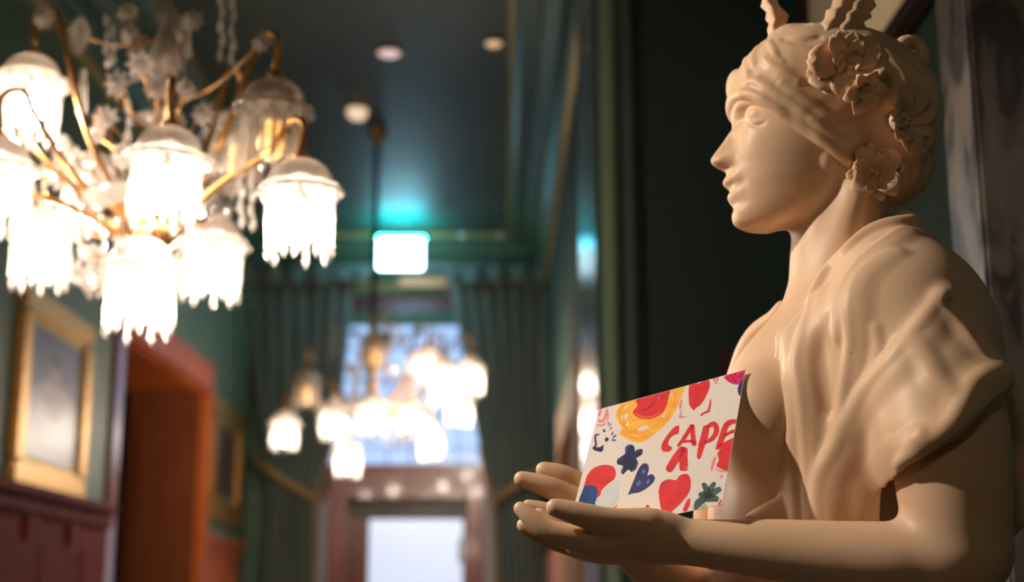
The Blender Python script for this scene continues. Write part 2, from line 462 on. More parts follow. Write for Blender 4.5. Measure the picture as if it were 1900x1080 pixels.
# velvet pelmet above
pm = MB()
vv = []; ff = []
n = 90
for i in range(n):
    x = XL + 0.02 + (XR - XL - 0.04) * i / (n - 1)
    yy = YE - 0.28 + 0.02 * math.sin(i * 0.9)
    drop = e(700, 535)[2] - 0.03 * abs(math.sin(i * 0.35)) if (e(690, 530)[0] > x or x > e(835, 530)[0]) else e(700, 520)[2]
    vv += [(x, yy, e(700, 508)[2]), (x, yy - 0.01, drop)]
for i in range(n - 1):
    ff.append((2 * i, 2 * i + 1, 2 * i + 3, 2 * i + 2))
o = mesh_np('velvet_valance', vv, np.array(ff), velvet)
sol = o.modifiers.new('thickness', 'SOLIDIFY'); sol.thickness = 0.008
tag(o, 'dark green velvet valance gathered over both curtains', 'valance')

# ---- exit sign hanging below the end cornice
s0, s1_ = W(701, 499, 9.35), W(785, 444, 9.35)
sg = tag(empty('exit_sign', ((s0[0] + s1_[0]) / 2, 9.35, s0[2]), world=True), 'glowing white box exit sign hung from the ceiling', 'sign')
sign_e = nmat('sign_glow', (0.8, 0.9, 0.95), rough=0.4, emit=(0.62, 0.88, 1.0), estr=9.0)
MB().bbox(s0[0], s1_[0], 9.33, 9.37, s0[2], s1_[2], 0.006).build('light_box', sign_e, sg)
MB().bbox(s0[0] - 0.008, s1_[0] + 0.008, 9.32, 9.38, s1_[2], s1_[2] + 0.012, 0.003).build('top_cover', nmat('sign_blue', (0.03, 0.25, 0.40), rough=0.3, emit=(0.0, 0.52, 0.72), estr=95.0), sg)
for x in (s0[0] + 0.05, s1_[0] - 0.05):
    MB().tube([(x, 9.35, s1_[2] + 0.01), (x, 9.35, ZC)], 0.004, 8).build('rod', nmat('black_metal', (0.02, 0.02, 0.02), rough=0.4), sg)

# ---- ceiling fittings
spot_w = nmat('warm_lens', (0.8, 0.7, 0.5), rough=0.4, emit=(1.0, 0.62, 0.34), estr=0.55)
spot_p = nmat('pink_lens', (0.8, 0.6, 0.6), rough=0.4, emit=(1.0, 0.68, 0.62), estr=0.6)
cream_p = nmat('cream_plastic', (0.75, 0.66, 0.55), rough=0.5)
def fitting(name, px, py, r, h, mat, label, cat):
    p = WZ(px, py, ZC)
    root = tag(empty(name, (p[0], p[1], ZC), world=True), label, cat)
    MB().lathe([(r * 1.25, 0), (r * 1.25, -0.006), (r * 1.1, -0.012), (r, -0.012), (0.001, -0.012)], 28, (p[0], p[1], ZC)).build('rim', brass_d, root)
    MB().lathe([(r, -0.010), (r, -h * 0.6), (r * 0.7, -h), (0.001, -h)], 28, (p[0], p[1], ZC)).build('lens', mat, root)
    return root
brass_d = nmat('dark_brass', (0.20, 0.12, 0.05), rough=0.4, metal=0.8)
fitting('recessed_spotlight', 722, 95, 0.055, 0.02, spot_p, 'recessed ceiling spotlight with a pinkish lens', 'spotlight')
fitting('recessed_spotlight', 916, 77, 0.04, 0.02, spot_w, 'recessed ceiling spotlight with an amber lens beside the gold moulding', 'spotlight')
fitting('ceiling_lamp', 663, 200, 0.055, 0.06, nmat('cream_lens', (0.8, 0.7, 0.55), rough=0.4, emit=(1.0, 0.72, 0.48), estr=0.7), 'small round cream ceiling lamp near the chandelier rod', 'lamp')
for px, lab in ((858, 'small dark sensor on the end cornice above the curtain'), (928, 'small dark sensor on the end cornice near the right wall')):
    p = W(px, 437, YE - 0.28)
    m = MB().lathe([(0.03, 0), (0.03, -0.02), (0.022, -0.035), (0.001, -0.035)], 16, (p[0], p[1], p[2] + 0.02))
    m.box(p[0] - 0.012, p[0] + 0.012, p[1] - 0.012, p[1] + 0.02, p[2] + 0.01, p[2] + 0.03)
    tag(m.build('ceiling_sensor', cream_p), lab, 'sensor')

# ---- paintings
def framed(name, A, B, z0, z1, X, label, cat, canvas, fw=0.11, depth=0.07, tilt=0.0):
    """picture on the left wall (x = X) between y A and B"""
    root = tag(empty(name, (X, (A + B) / 2, z0), world=True), label, cat)
    def bar(y0, y1, a0, a1):
        m = MB().bbox(X, X + depth, y0, y1, a0, a1, 0.02)
        return m.build('frame_bar', gold, root)
    bar(A, B, z0, z0 + fw); bar(A, B, z1 - fw, z1); bar(A, A + fw, z0 + fw * 0.9, z1 - fw * 0.9); bar(B - fw, B, z0 + fw * 0.9, z1 - fw * 0.9)
    for (y0, y1, a0, a1) in ((A + fw, B - fw, z0 + fw, z0 + fw + 0.02), (A + fw, B - fw, z1 - fw - 0.02, z1 - fw), (A + fw, A + fw + 0.02, z0 + fw, z1 - fw), (B - fw - 0.02, B - fw, z0 + fw, z1 - fw)):
        MB().bbox(X, X + depth * 0.55, y0, y1, a0, a1, 0.004).build('inner_slip', old_gold, root)
    MB().box(X, X + 0.015, A + fw * 0.8, B - fw * 0.8, z0 + fw * 0.8, z1 - fw * 0.8).build('canvas', canvas, root)
    return root
def portrait_mat():
    """soft figure in a pale dress before a grey ground (flat print)"""
    m = bpy.data.materials.new('portrait_canvas'); m.use_nodes = True
    N = m.node_tree.nodes; L = m.node_tree.links; b = N['Principled BSDF']; b.inputs['Roughness'].default_value = 0.35
    tc = N.new('ShaderNodeTexCoord'); sep = N.new('ShaderNodeSeparateXYZ'); L.new(tc.outputs['Generated'], sep.inputs['Vector'])
    def blob(cy, cz, ry, rz, soft):
        a = N.new('ShaderNodeMath'); a.operation = 'SUBTRACT'; L.new(sep.outputs['Y'], a.inputs[0]); a.inputs[1].default_value = cy
        c_ = N.new('ShaderNodeMath'); c_.operation = 'DIVIDE'; L.new(a.outputs[0], c_.inputs[0]); c_.inputs[1].default_value = ry
        d_ = N.new('ShaderNodeMath'); d_.operation = 'SUBTRACT'; L.new(sep.outputs['Z'], d_.inputs[0]); d_.inputs[1].default_value = cz
        f_ = N.new('ShaderNodeMath'); f_.operation = 'DIVIDE'; L.new(d_.outputs[0], f_.inputs[0]); f_.inputs[1].default_value = rz
        p1 = N.new('ShaderNodeMath'); p1.operation = 'MULTIPLY'; L.new(c_.outputs[0], p1.inputs[0]); L.new(c_.outputs[0], p1.inputs[1])
        p2 = N.new('ShaderNodeMath'); p2.operation = 'MULTIPLY_ADD'; L.new(f_.outputs[0], p2.inputs[0]); L.new(f_.outputs[0], p2.inputs[1]); L.new(p1.outputs[0], p2.inputs[2])
        mr = N.new('ShaderNodeMapRange'); mr.inputs['From Min'].default_value = 1 + soft; mr.inputs['From Max'].default_value = 1 - soft
        L.new(p2.outputs[0], mr.inputs['Value']); return mr.outputs['Result']
    cur = None
    bg = N.new('ShaderNodeTexNoise'); bg.inputs['Scale'].default_value = 3.0; L.new(tc.outputs['Generated'], bg.inputs['Vector'])
    cr = N.new('ShaderNodeValToRGB'); cr.color_ramp.elements[0].color = (0.12, 0.10, 0.15, 1); cr.color_ramp.elements[1].color = (0.22, 0.19, 0.25, 1)
    L.new(bg.outputs['Fac'], cr.inputs['Fac']); cur = cr.outputs['Color']
    for args, col in (((0.5, 0.24, 0.52, 0.30, 0.5), (0.88, 0.86, 0.92)), ((0.5, 0.50, 0.22, 0.14, 0.5), (0.72, 0.52, 0.44)), ((0.5, 0.68, 0.10, 0.10, 0.4), (0.55, 0.34, 0.25)), ((0.5, 0.76, 0.11, 0.06, 0.5), (0.14, 0.07, 0.05))):
        f = blob(*args); mx = N.new('ShaderNodeMix'); mx.data_type = 'RGBA'
        L.new(f, mx.inputs['Factor']); L.new(cur, mx.inputs['A']); mx.inputs['B'].default_value = (*col, 1); cur = mx.outputs['Result']
    L.new(cur, b.inputs['Base Color'])
    return m
pa, pb = WX(22, 890, XL + 0.03)[1], WX(158, 900, XL + 0.03)[1]
pz0 = WX(22, 888, XL + 0.07)[2]
framed('framed_portrait', pa, pb, pz0 - 0.02, WX(36, 520, XL)[2], XL, 'large gilt-framed portrait of a figure in a pale dress', 'painting', portrait_mat(), 0.11, 0.035)
qa, qb = WX(392, 900, XL + 0.03)[1], WX(449, 900, XL + 0.03)[1]
framed('framed_painting', qa, qb, WX(400, 968, XL + 0.03)[2], WX(402, 735, XL)[2], XL, 'dark gilt-framed painting between the doorway and the curtain', 'painting', nmat('dark_canvas', (0.05, 0.025, 0.02), rough=0.4, var=(0.08, 0.04, 0.03), scale=4), 0.15, 0.035)
# ------------------------------------------------------------------ crystal chandeliers
brass = nmat('brass', (0.62, 0.33, 0.12), rough=0.3, metal=0.9, var=(0.45, 0.22, 0.07), scale=20)
def crystal_mat(name, col, trans, gloss=0.12):
    m = bpy.data.materials.new(name); m.use_nodes = True
    N = m.node_tree.nodes; L = m.node_tree.links
    N.remove(N['Principled BSDF'])
    out = N['Material Output']
    tr = N.new('ShaderNodeBsdfTransparent'); tr.inputs['Color'].default_value = (0.97, 0.95, 0.92, 1)
    tl = N.new('ShaderNodeBsdfTranslucent'); tl.inputs['Color'].default_value = (*col, 1)
    df = N.new('ShaderNodeBsdfDiffuse'); df.inputs['Color'].default_value = (*col, 1)
    gl = N.new('ShaderNodeBsdfGlossy'); gl.inputs['Roughness'].default_value = gloss; gl.inputs['Color'].default_value = (1, 0.97, 0.94, 1)
    fr = N.new('ShaderNodeFresnel'); fr.inputs['IOR'].default_value = 1.7
    a = N.new('ShaderNodeMixShader'); a.inputs['Fac'].default_value = 0.4
    L.new(tl.outputs[0], a.inputs[1]); L.new(df.outputs[0], a.inputs[2])
    b = N.new('ShaderNodeMixShader'); b.inputs['Fac'].default_value = trans
    L.new(a.outputs[0], b.inputs[1]); L.new(tr.outputs[0], b.inputs[2])
    c = N.new('ShaderNodeMixShader'); L.new(fr.outputs[0], c.inputs['Fac'])
    L.new(b.outputs[0], c.inputs[1]); L.new(gl.outputs[0], c.inputs[2])
    L.new(c.outputs[0], out.inputs['Surface'])
    return m
crystal = crystal_mat('cut_crystal', (0.94, 0.88, 0.82), 0.66, 0.05)
frost = crystal_mat('moulded_glass', (0.97, 0.88, 0.81), 0.30, 0.10)
bulb_on = nmat('bulb_lit', (1, 1, 1), emit=(1.0, 0.87, 0.72), estr=165.0)
bulb_off = nmat('bulb_dim', (1, 0.9, 0.8), emit=(1.0, 0.42, 0.08), estr=1.2)

def _m(mb, name, mat):
    me = mb.mesh(name); me.materials.append(mat); return me
# lamp meshes, origin at the rim centre
LR = 0.062
M_dome = _m(MB().lathe([(0.006, 0.062), (0.014, 0.060), (0.020, 0.056), (0.036, 0.050), (0.050, 0.038), (0.058, 0.022), (0.061, 0.006), (0.062, 0.0), (0.058, 0.0), (0.057, 0.006), (0.054, 0.020), (0.046, 0.034), (0.033, 0.045), (0.010, 0.052)], 28), 'dome', frost)
M_rim = _m(MB().lathe([(0.060, 0.006), (0.068, 0.004), (0.074, -0.004), (0.072, -0.010), (0.064, -0.008), (0.060, 0.0)], 48, scallop=0.10, ns=12), 'rim', crystal)
M_bead = _m(MB().sphere((0, 0, 0), 0.0072, 10, 7), 'bead', crystal)
def prism_mesh(L_, r):
    vs = []; fs = []
    prof = [(0.3, 0), (0.9, -0.012), (1.0, -0.03), (0.85, -L_ * 0.75), (1.15, -L_ * 0.88), (0.05, -L_)]
    return _m(MB().lathe([(r * a, z) for a, z in prof], 6, smooth=False), 'prism', crystal)
M_prism = prism_mesh(0.118, 0.0058)
M_prism2 = prism_mesh(0.096, 0.0054)
_b = MB().lathe([(0.001, -0.030), (0.012, -0.032), (0.016, -0.042), (0.026, -0.060), (0.028, -0.074), (0.023, -0.092), (0.011, -0.103), (0.001, -0.105)], 16)
M_sock = _m(MB().lathe([(0.004, 0.056), (0.006, 0.0), (0.018, -0.006), (0.0235, -0.020), (0.0235, -0.030), (0.015, -0.030), (0.001, -0.028)], 16), 'socket', nmat('white_porcelain', (0.75, 0.68, 0.60), rough=0.4))
M_bulb = _m(_b, 'bulb', bulb_on)
_b2 = MB(); _b2.v, _b2.f, _b2.sm = list(_b.v), list(_b.f), list(_b.sm)
M_bulb0 = _m(_b2, 'bulb', bulb_off)
M_cap = _m(MB().lathe([(0.003, 0.088), (0.007, 0.085), (0.008, 0.078), (0.005, 0.072), (0.012, 0.068), (0.018, 0.062), (0.016, 0.058), (0.001, 0.058)], 16), 'cap', brass)

def inst(name, me, parent, loc=(0, 0, 0), rot=(0, 0, 0), sc=1.0):
    o = bpy.data.objects.new(name, me); COL.objects.link(o); o.parent = parent
    o.location = loc; o.rotation_euler = rot; o.scale = (sc, sc, sc)
    return o
def lamp(root, loc, lit=True, seed=0):
    r = random.Random(seed)
    s = inst('lamp_shade', M_dome, root, loc, (r.uniform(-.04, .04), r.uniform(-.04, .04), r.uniform(0, 6)))
    inst('rim', M_rim, s); inst('cap', M_cap, s); inst('socket', M_sock, s); inst('bulb', M_bulb if lit else M_bulb0, s)
    for k in range(12):
        a = 2 * math.pi * (k + 0.5) / 12
        inst('bead', M_bead, s, (0.064 * math.cos(a), 0.064 * math.sin(a), -0.016))
    for k in range(17):
        a = 2 * math.pi * k / 17
        inst('prism', M_prism if k % 2 else M_prism2, s, (0.058 * math.cos(a), 0.058 * math.sin(a), -0.018), (r.uniform(-.025, .025), r.uniform(-.025, .025), a))
    return s
# rosette: eight-petalled moulded glass star
_r = MB()
for k in range(8):
    a = 2 * math.pi * k / 8
    ca, sa = math.cos(a), math.sin(a)
    pts = [(0.004, 0, 0.004), (0.014, -0.006, 0.006), (0.028, 0, 0.004), (0.014, 0.006, 0.006), (0.004, 0, -0.004), (0.014, -0.006, -0.003), (0.014, 0.006, -0.003)]
    P_ = [(p[0] * ca - p[1] * sa, p[2], p[0] * sa + p[1] * ca) for p in pts]
    _r.add(P_, [(0, 1, 2), (0, 2, 3), (4, 2, 5), (4, 6, 2), (1, 5, 2), (3, 2, 6), (0, 5, 1), (0, 4, 5), (0, 3, 6), (0, 6, 4)])
_r.sphere((0, -0.002, 0), 0.009, 10, 7)
M_ros = _m(_r, 'rosette', frost)
M_drop = _m(MB().lathe([(0.001, 0.0), (0.004, -0.004), (0.006, -0.016), (0.012, -0.034), (0.010, -0.048), (0.001, -0.062)], 8, smooth=False), 'drop', crystal)
M_pend = _m(MB().lathe([(0.001, 0.0), (0.010, -0.006), (0.022, -0.03), (0.024, -0.04), (0.014, -0.07), (0.001, -0.088)], 8, smooth=False), 'pendant', crystal)
M_spike = _m(MB().lathe([(0.010, 0.0), (0.012, 0.01), (0.007, 0.09), (0.008, 0.095), (0.001, 0.11)], 8, smooth=False), 'spike', crystal)

CX, CY = -0.70, 2.72
CZ = W(285, 400, CY)[2]
chand = empty('chandelier', (CX, CY, CZ))
tag(chand, 'large crystal chandelier with prism-fringed lamps hanging beside the gilt-framed portrait', 'chandelier', None)
def loc_(px, py, Y):
    p = W(px, py, Y); return np.array([p[0] - CX, p[1] - CY, p[2] - CZ])
# centre: rod, glass baluster, dish
MB().tube([(0, 0, 0.10), (0, 0, ZC - CZ)], 0.008, 10).build('rod', brass_d, chand)
MB().lathe([(0.02, -0.05), (0.05, -0.03), (0.060, 0.0), (0.045, 0.02), (0.02, 0.03), (0.022, 0.06), (0.034, 0.09), (0.030, 0.13), (0.014, 0.16), (0.02, 0.18), (0.05, 0.20), (0.052, 0.21), (0.02, 0.225), (0.016, 0.25), (0.030, 0.28), (0.034, 0.33), (0.022, 0.38),
            (0.014, 0.41), (0.030, 0.43), (0.012, 0.46), (0.01, 0.60)], 20).build('baluster', frost, chand)
MB().lathe([(0.001, -0.10), (0.018, -0.09), (0.030, -0.07), (0.05, -0.05), (0.062, -0.02), (0.04, 0.0), (0.01, 0.01)], 20).build('hub', brass, chand)
MB().lathe([(0.10, 0.0), (0.135, 0.02), (0.140, 0.035), (0.130, 0.028), (0.098, 0.008), (0.04, -0.005)], 40, scallop=0.06, ns=16).build('dish', frost, chand)
lamps = [(58, 152, 2.74, 1, .0), (508, 200, 2.52, 0, .0), (312, 292, 2.42, 1, .0), (557, 352, 2.42, 1, .0), (-4, 308, 2.56, 1, .0), (76, 432, 3.02, 1, 0), (262, 498, 2.50, 1, 0), (398, 452, 2.94, 1, 0), (172, 330, 3.05, 1, 0), (440, 250, 3.03, 0, 0), (-130, 420, 2.55, 1, 0), (-110, 220, 2.80, 1, 0)]
for i, (px, py, Y, lit, _) in enumerate(lamps):
    q = loc_(px, py, Y)
    if i in (8, 9): lit = 1 if i == 8 else 0
    lamp(chand, q, bool(lit), i)
    top = q + np.array([0, 0, 0.085])
    rad = np.array([q[0], q[1], 0]); rn = rad / (np.linalg.norm(rad) + 1e-6)
    rise = 0.075 if q[2] > 0.02 else 0.055
    start = np.array([rn[0] * 0.03, rn[1] * 0.03, -0.03 if q[2] > 0.0 else -0.06])
    crest = top + np.array([0, 0, rise]) - rn * 0.035
    mid = rad * 0.52 + np.array([0, 0, start[2] * 0.3 + (top[2]) * 0.45])
    if q[2] < 0: mid = rad * 0.45 + np.array([0, 0, 0.5 * (start[2] + crest[2])])
    pts = catmull([start, mid, rad * 0.80 + np.array([0, 0, crest[2] - 0.045]), crest, top + np.array([0, 0, rise * 0.72]) + rn * 0.004, top + np.array([0, 0, -0.002])], 34)
    MB().tube(pts, 0.0068, 8).build('arm', brass, chand)
# rosettes on the arms and branches, each on its own little stem
ros = [(80, 30, 2.70), (485, 78, 2.50), (215, 155, 2.6), (345, 165, 2.6), (290, 165, 2.55), (196, 218, 2.7), (376, 212, 2.7), (176, 250, 2.8), (236, 22, 2.7), (355, 38, 2.65), (240, 62, 2.8), (404, 300, 2.6), (430, 345, 2.7),
       (150, 385, 2.7), (205, 350, 2.62), (112, 330, 2.85), (170, 470, 2.8), (412, 388, 2.8), (228, 440, 2.7), (330, 60, 2.85), (262, 120, 2.6), (318, 118, 2.62), (140, 300, 2.75), (225, 290, 2.6), (385, 345, 2.75), (205, 410, 2.85), (118, 415, 2.9), (180, 530, 2.9)]
for i, (px, py, Y) in enumerate(ros):
    q = loc_(px, py, Y)
    o = inst('rosette', M_ros, chand, q, (random.Random(i).uniform(-.3, .3), random.Random(i + 50).uniform(0, .8), random.Random(i + 90).uniform(-.5, .5)), random.Random(i).uniform(0.85, 1.2))
    c_ = np.array([0, 0, min(max(q[2] - 0.05, -0.06), 0.55)])
    m_ = (q + c_) / 2 + np.array([0, 0, -0.03])
    MB().tube(catmull([c_, m_, q + np.array([0, 0.006, 0])], 10), 0.0026, 6).build('branch', brass, chand)
# spikes and drop strings
for px, py, Y in ((150, 215, 2.75), (95, 240, 2.9), (250, 150, 2.75), (300, 105, 2.72), (345, 110, 2.8)):
    inst('spike', M_spike, chand, loc_(px, py, Y))
for px, py, Y in ((150, 30, 2.68), (258, 70, 2.75), (120, 250, 2.8), (172, 480, 2.8)):
    inst('pendant', M_pend, chand, loc_(px, py, Y))
def string(px, y0, n, Y, step=26):
    for k in range(n):
        q = loc_(px + (2 if k % 2 else -2), y0 + k * step, Y)
        inst('drop', M_drop, chand, q, (0, 0, k), 0.62)
for px, y0, n, Y in ((412, -20, 5, 2.6), (432, -12, 5, 2.6), (200, 20, 4, 2.7), (212, 40, 3, 2.7), (345, 60, 5, 2.7), (448, 312, 4, 2.6), (468, 318, 4, 2.6), (60, 310, 4, 2.8), (82, 300, 4, 2.8), (150, 420, 4, 2.7), (195, 440, 4, 2.7), (225, 380, 3, 2.7),
                     (410, 260, 4, 2.8), (120, 360, 3, 2.8), (240, 180, 4, 2.65), (330, 200, 3, 2.65), (370, 250, 4, 2.7), (180, 290, 4, 2.75), (130, 440, 3, 2.9), (330, 380, 4, 2.8)):
    string(px, y0, n, Y)
# beads swagged between two points
for (xa, ya, xb, yb, Y) in ((135, 500, 190, 530, 2.75), (120, 460, 150, 525, 2.8), (195, 470, 240, 440, 2.6), (345, 330, 400, 380, 2.7)):
    for k in range(9):
        t = k / 8
        inst('bead', M_bead, chand, loc_(xa + (xb - xa) * t, ya + (yb - ya) * t + 22 * 4 * t * (1 - t), Y))

def copy_tree(o, parent=None):
    c = o.copy(); COL.objects.link(c)
    if parent is not None: c.parent = parent
    for ch in o.children: copy_tree(ch, c)
    return c
far = copy_tree(chand)
far.location = (-0.70, 7.45, W(690, 765, 7.45)[2]); far.rotation_euler = (0, 0, math.radians(205)); far.scale = (1.12, 1.12, 1.12)
far['label'] = 'crystal chandelier on a long dark rod hanging before the arched window'
for ch in list(far.children):
    if ch.name.startswith('rod'):
        bpy.data.objects.remove(ch)
MB().tube([(0, 0, 0.10), (0, 0, (ZC - far.location.z) / 1.12)], 0.014, 10).build('rod', nmat('dark_rod', (0.02, 0.016, 0.014), rough=0.5), far)
MB().lathe([(0.05, 0.0), (0.048, -0.02), (0.03, -0.05), (0.015, -0.08), (0.012, -0.10)], 20, (0, 0, (ZC - far.location.z) / 1.12)).build('canopy', brass, far)
# ------------------------------------------------------------------ implicit-surface sculpting (signed distances, smooth unions)
def smin(a, b, k):
    if k <= 0: return np.minimum(a, b)
    h = np.clip(0.5 + 0.5 * (b - a) / k, 0, 1)
    return b * (1 - h) + a * h - k * h * (1 - h)

def smax(a, b, k):
    return -smin(-a, -b, k)

def sstep(a, b, x):
    t = np.clip((x - a) / (b - a), 0, 1)
    return t * t * (3 - 2 * t)

class Field:
    def __init__(s): s.ops = []; s.post = []
    # every op: (mode, k, func, centre, bounding radius)
    def ell(s, c, r, k=0.01, rot=None, mode='u'):
        c = np.array(c, float); r = np.array(r if hasattr(r, '__len__') else (r, r, r), float)
        M = np.eye(3) if rot is None else np.array(rot)      # rows: local axes in world
        def f(x, y, z):
            dx, dy, dz = x - c[0], y - c[1], z - c[2]
            if rot is not None:
                dx, dy, dz = (M[0, 0] * dx + M[0, 1] * dy + M[0, 2] * dz, M[1, 0] * dx + M[1, 1] * dy + M[1, 2] * dz, M[2, 0] * dx + M[2, 1] * dy + M[2, 2] * dz)
            a, b, e = dx / r[0], dy / r[1], dz / r[2]
            k0 = np.sqrt(a * a + b * b + e * e)
            a, b, e = a / r[0], b / r[1], e / r[2]
            k1 = np.sqrt(a * a + b * b + e * e) + 1e-6
            return k0 * (k0 - 1) / k1
        s.ops.append((mode, k, f, c, float(r.max())))
        return s
    def tube(s, pts, rad, k=0.01, mode='u', sub=None):
        """polyline of world points with radii; resampled smoothly"""
        P = np.asarray(pts, float)
        rads = np.asarray(rad if hasattr(rad, '__len__') else [rad] * len(P), float)
        Q = np.hstack([P, rads[:, None]])
        if len(P) > 2 or sub:
            L = np.linalg.norm(np.diff(P, axis=0), axis=1).sum()
            Q = catmull(Q, sub or max(len(P), int(L / 0.007) + 2))
        A, B = Q[:-1], Q[1:]
        cen = (A[:, :3] + B[:, :3]) / 2
        seglen = np.linalg.norm(B[:, :3] - A[:, :3], axis=1)
        c = Q[:, :3].mean(0); R = float((np.linalg.norm(Q[:, :3] - c, axis=1) + Q[:, 3]).max())
        def f(x, y, z):
            bc = np.array([x.mean(), y.mean(), z.mean()])
            hd = 0.5 * math.sqrt(np.ptp(x) ** 2 + np.ptp(y) ** 2 + np.ptp(z) ** 2)
            ds = np.linalg.norm(cen - bc, axis=1) - seglen / 2 - np.maximum(A[:, 3], B[:, 3])
            lim = ds.min() + 2 * hd + 0.01
            if hd < 0.05: lim = max(min(lim, hd + k + 0.015), ds.min() + 0.004)
            sel = np.where(ds <= lim)[0]
            d = None
            for i in sel:
                a, b = A[i], B[i]
                ba = b[:3] - a[:3]; l2 = float(ba @ ba) + 1e-12
                px, py, pz = x - a[0], y - a[1], z - a[2]
                t = np.clip((px * ba[0] + py * ba[1] + pz * ba[2]) / l2, 0, 1)
                px = px - t * ba[0]; py = py - t * ba[1]; pz = pz - t * ba[2]
                q = np.sqrt(px * px + py * py + pz * pz) - (a[3] + (b[3] - a[3]) * t)
                d = q if d is None else np.minimum(d, q)
            return d
        f.lb = lambda bc: float((np.linalg.norm(cen - bc, axis=1) - seglen / 2 - np.maximum(A[:, 3], B[:, 3])).min())
        s.ops.append((mode, k, f, c, R))
        return s
    def fn(s, f, c, R, k=0.01, mode='u'):
        s.ops.append((mode, k, f, np.array(c, float), R)); return s
    def ev(s, x, y, z, bc=None, hd=0.0):
        d = None
        for mode, k, f, c, R in s.ops:
            if bc is not None and R < 50 and np.linalg.norm(bc - c) - R > hd + k + 0.012:
                continue
            if bc is not None and hasattr(f, 'lb') and f.lb(bc) > hd + k + 0.012:
                continue
            q = f(x, y, z)
            if mode == 'u':
                d = q if d is None else smin(d, q, k)
            elif d is not None:
                if mode == 's': d = smax(d, -q, k)
                elif mode == 'i': d = smax(d, q, k)
                elif mode == 'add': d = d + q
        return np.full(x.shape, 1.0, np.float32) if d is None else d
    def cast(s, pix, t0=1.05, t1=2.3):
        """where the photograph's rays through the pixels first meet the surface"""
        out = []
        for px, py in pix:
            r = ray(px, py); r = r / np.linalg.norm(r)
            t = np.arange(t0, t1, 0.003)
            p = CAM + t[:, None] * r
            d = s.ev(p[:, 0], p[:, 1], p[:, 2])
            i = np.where(d < 0)[0]
            if len(i) == 0:
                j = int(np.argmin(d)); out.append(p[j]); continue
            i = i[0]
            if i > 0:
                a = d[i - 1] / (d[i - 1] - d[i]); out.append(p[i - 1] * (1 - a) + p[i] * a)
            else: out.append(p[i])
        return np.array(out)
    def grad(s, P, e=0.002):
        g = []
        for ax in range(3):
            o = np.zeros(3); o[ax] = e
            a, b = P + o, P - o
            g.append(s.ev(a[:, 0], a[:, 1], a[:, 2]) - s.ev(b[:, 0], b[:, 1], b[:, 2]))
        g = np.stack(g, 1)
        return g / (np.linalg.norm(g, axis=1)[:, None] + 1e-9)
    def ridge(s, base, pix, rad, lift=0.4, k=0.008, mode='u'):
        """a fold along a line seen in the photograph: tube lying on the surface of `base`; lift = share of the radius that stands proud"""
        pix = catmull(pix, max(4, len(pix) * 3))
        P = base.cast(pix)
        # smooth the depth along the line
        for _ in range(3):
            P[1:-1, :] = 0.5 * P[1:-1] + 0.25 * (P[:-2] + P[2:])
        n = base.grad(P)
        rads = np.interp(np.linspace(0, 1, len(P)), np.linspace(0, 1, len(rad)), rad) if hasattr(rad, '__len__') else np.full(len(P), rad)
        P = P - n * (rads * (1 - lift))[:, None] if mode == 'u' else P + n * (rads * (1 - lift))[:, None]
        return s.tube(P, rads, k=k, mode=mode)
    def mesh(s, lo, hi, h, name, mat, parent=None, smooth_it=2, extra=0, below=0.0):
        lo = np.array(lo, float); hi = np.array(hi, float)
        Bn = 24
        nb = np.ceil((hi - lo) / (h * Bn)).astype(int)
        n = nb * Bn + 1
        V = np.empty(tuple(n), np.float32)
        # coarse pass at block centres
        bc = [lo[a] + (np.arange(nb[a]) + 0.5) * Bn * h for a in range(3)]
        gx, gy, gz = np.meshgrid(*bc, indexing='ij')
        cd = s.ev(gx.ravel(), gy.ravel(), gz.ravel()).reshape(gx.shape)
        half = Bn * h * math.sqrt(3) / 2
        ax = [(lo[a] + np.arange(n[a]) * h).astype(np.float32) for a in range(3)]
        for i in range(nb[0]):
            for j in range(nb[1]):
                for k in range(nb[2]):
                    sl = (slice(i * Bn, i * Bn + Bn + 1), slice(j * Bn, j * Bn + Bn + 1), slice(k * Bn, k * Bn + Bn + 1))
                    if abs(cd[i, j, k]) > half * 1.6 + 0.012:
                        V[sl] = np.sign(cd[i, j, k]); continue
                    X, Y, Z = np.meshgrid(ax[0][sl[0]], ax[1][sl[1]], ax[2][sl[2]], indexing='ij')
                    V[sl] = s.ev(X, Y, Z, np.array([bc[0][i], bc[1][j], bc[2][k]]), half)
        V[0] = V[-1] = 1; V[:, 0] = V[:, -1] = 1; V[:, :, 0] = V[:, :, -1] = 1
        S = V < 0
        # surface nets
        m = tuple(n - 1)
        cnt = np.zeros(m, np.int8)
        for a in (0, 1):
            for b in (0, 1):
                for c in (0, 1):
                    cnt += S[a:a + m[0], b:b + m[1], c:c + m[2]]
        act = np.flatnonzero((cnt > 0) & (cnt < 8)); del cnt
        ci, cj, ck = np.unravel_index(act, m)
        val = {}
        for a in (0, 1):
            for b in (0, 1):
                for c in (0, 1):
                    val[a, b, c] = V[ci + a, cj + b, ck + c]
        acc = np.zeros((len(act), 3)); num = np.zeros(len(act))
        for axis in range(3):
            for p in (0, 1):
                for q in (0, 1):
                    k0 = [p, q]; k0.insert(axis, 0); k1 = [p, q]; k1.insert(axis, 1)
                    v0, v1 = val[tuple(k0)], val[tuple(k1)]
                    cr = (v0 < 0) != (v1 < 0)
                    t = np.where(cr, v0 / np.where(cr, v0 - v1, 1), 0)
                    pt = np.tile(np.array(k0, float), (len(act), 1)); pt[:, axis] = t
                    acc += pt * cr[:, None]; num += cr
        pos = acc / num[:, None]
        verts = lo + h * (np.stack([ci, cj, ck], 1) + pos)
        def idx(i, j, k):
            return np.searchsorted(act, np.ravel_multi_index((i, j, k), m))
        quads = []
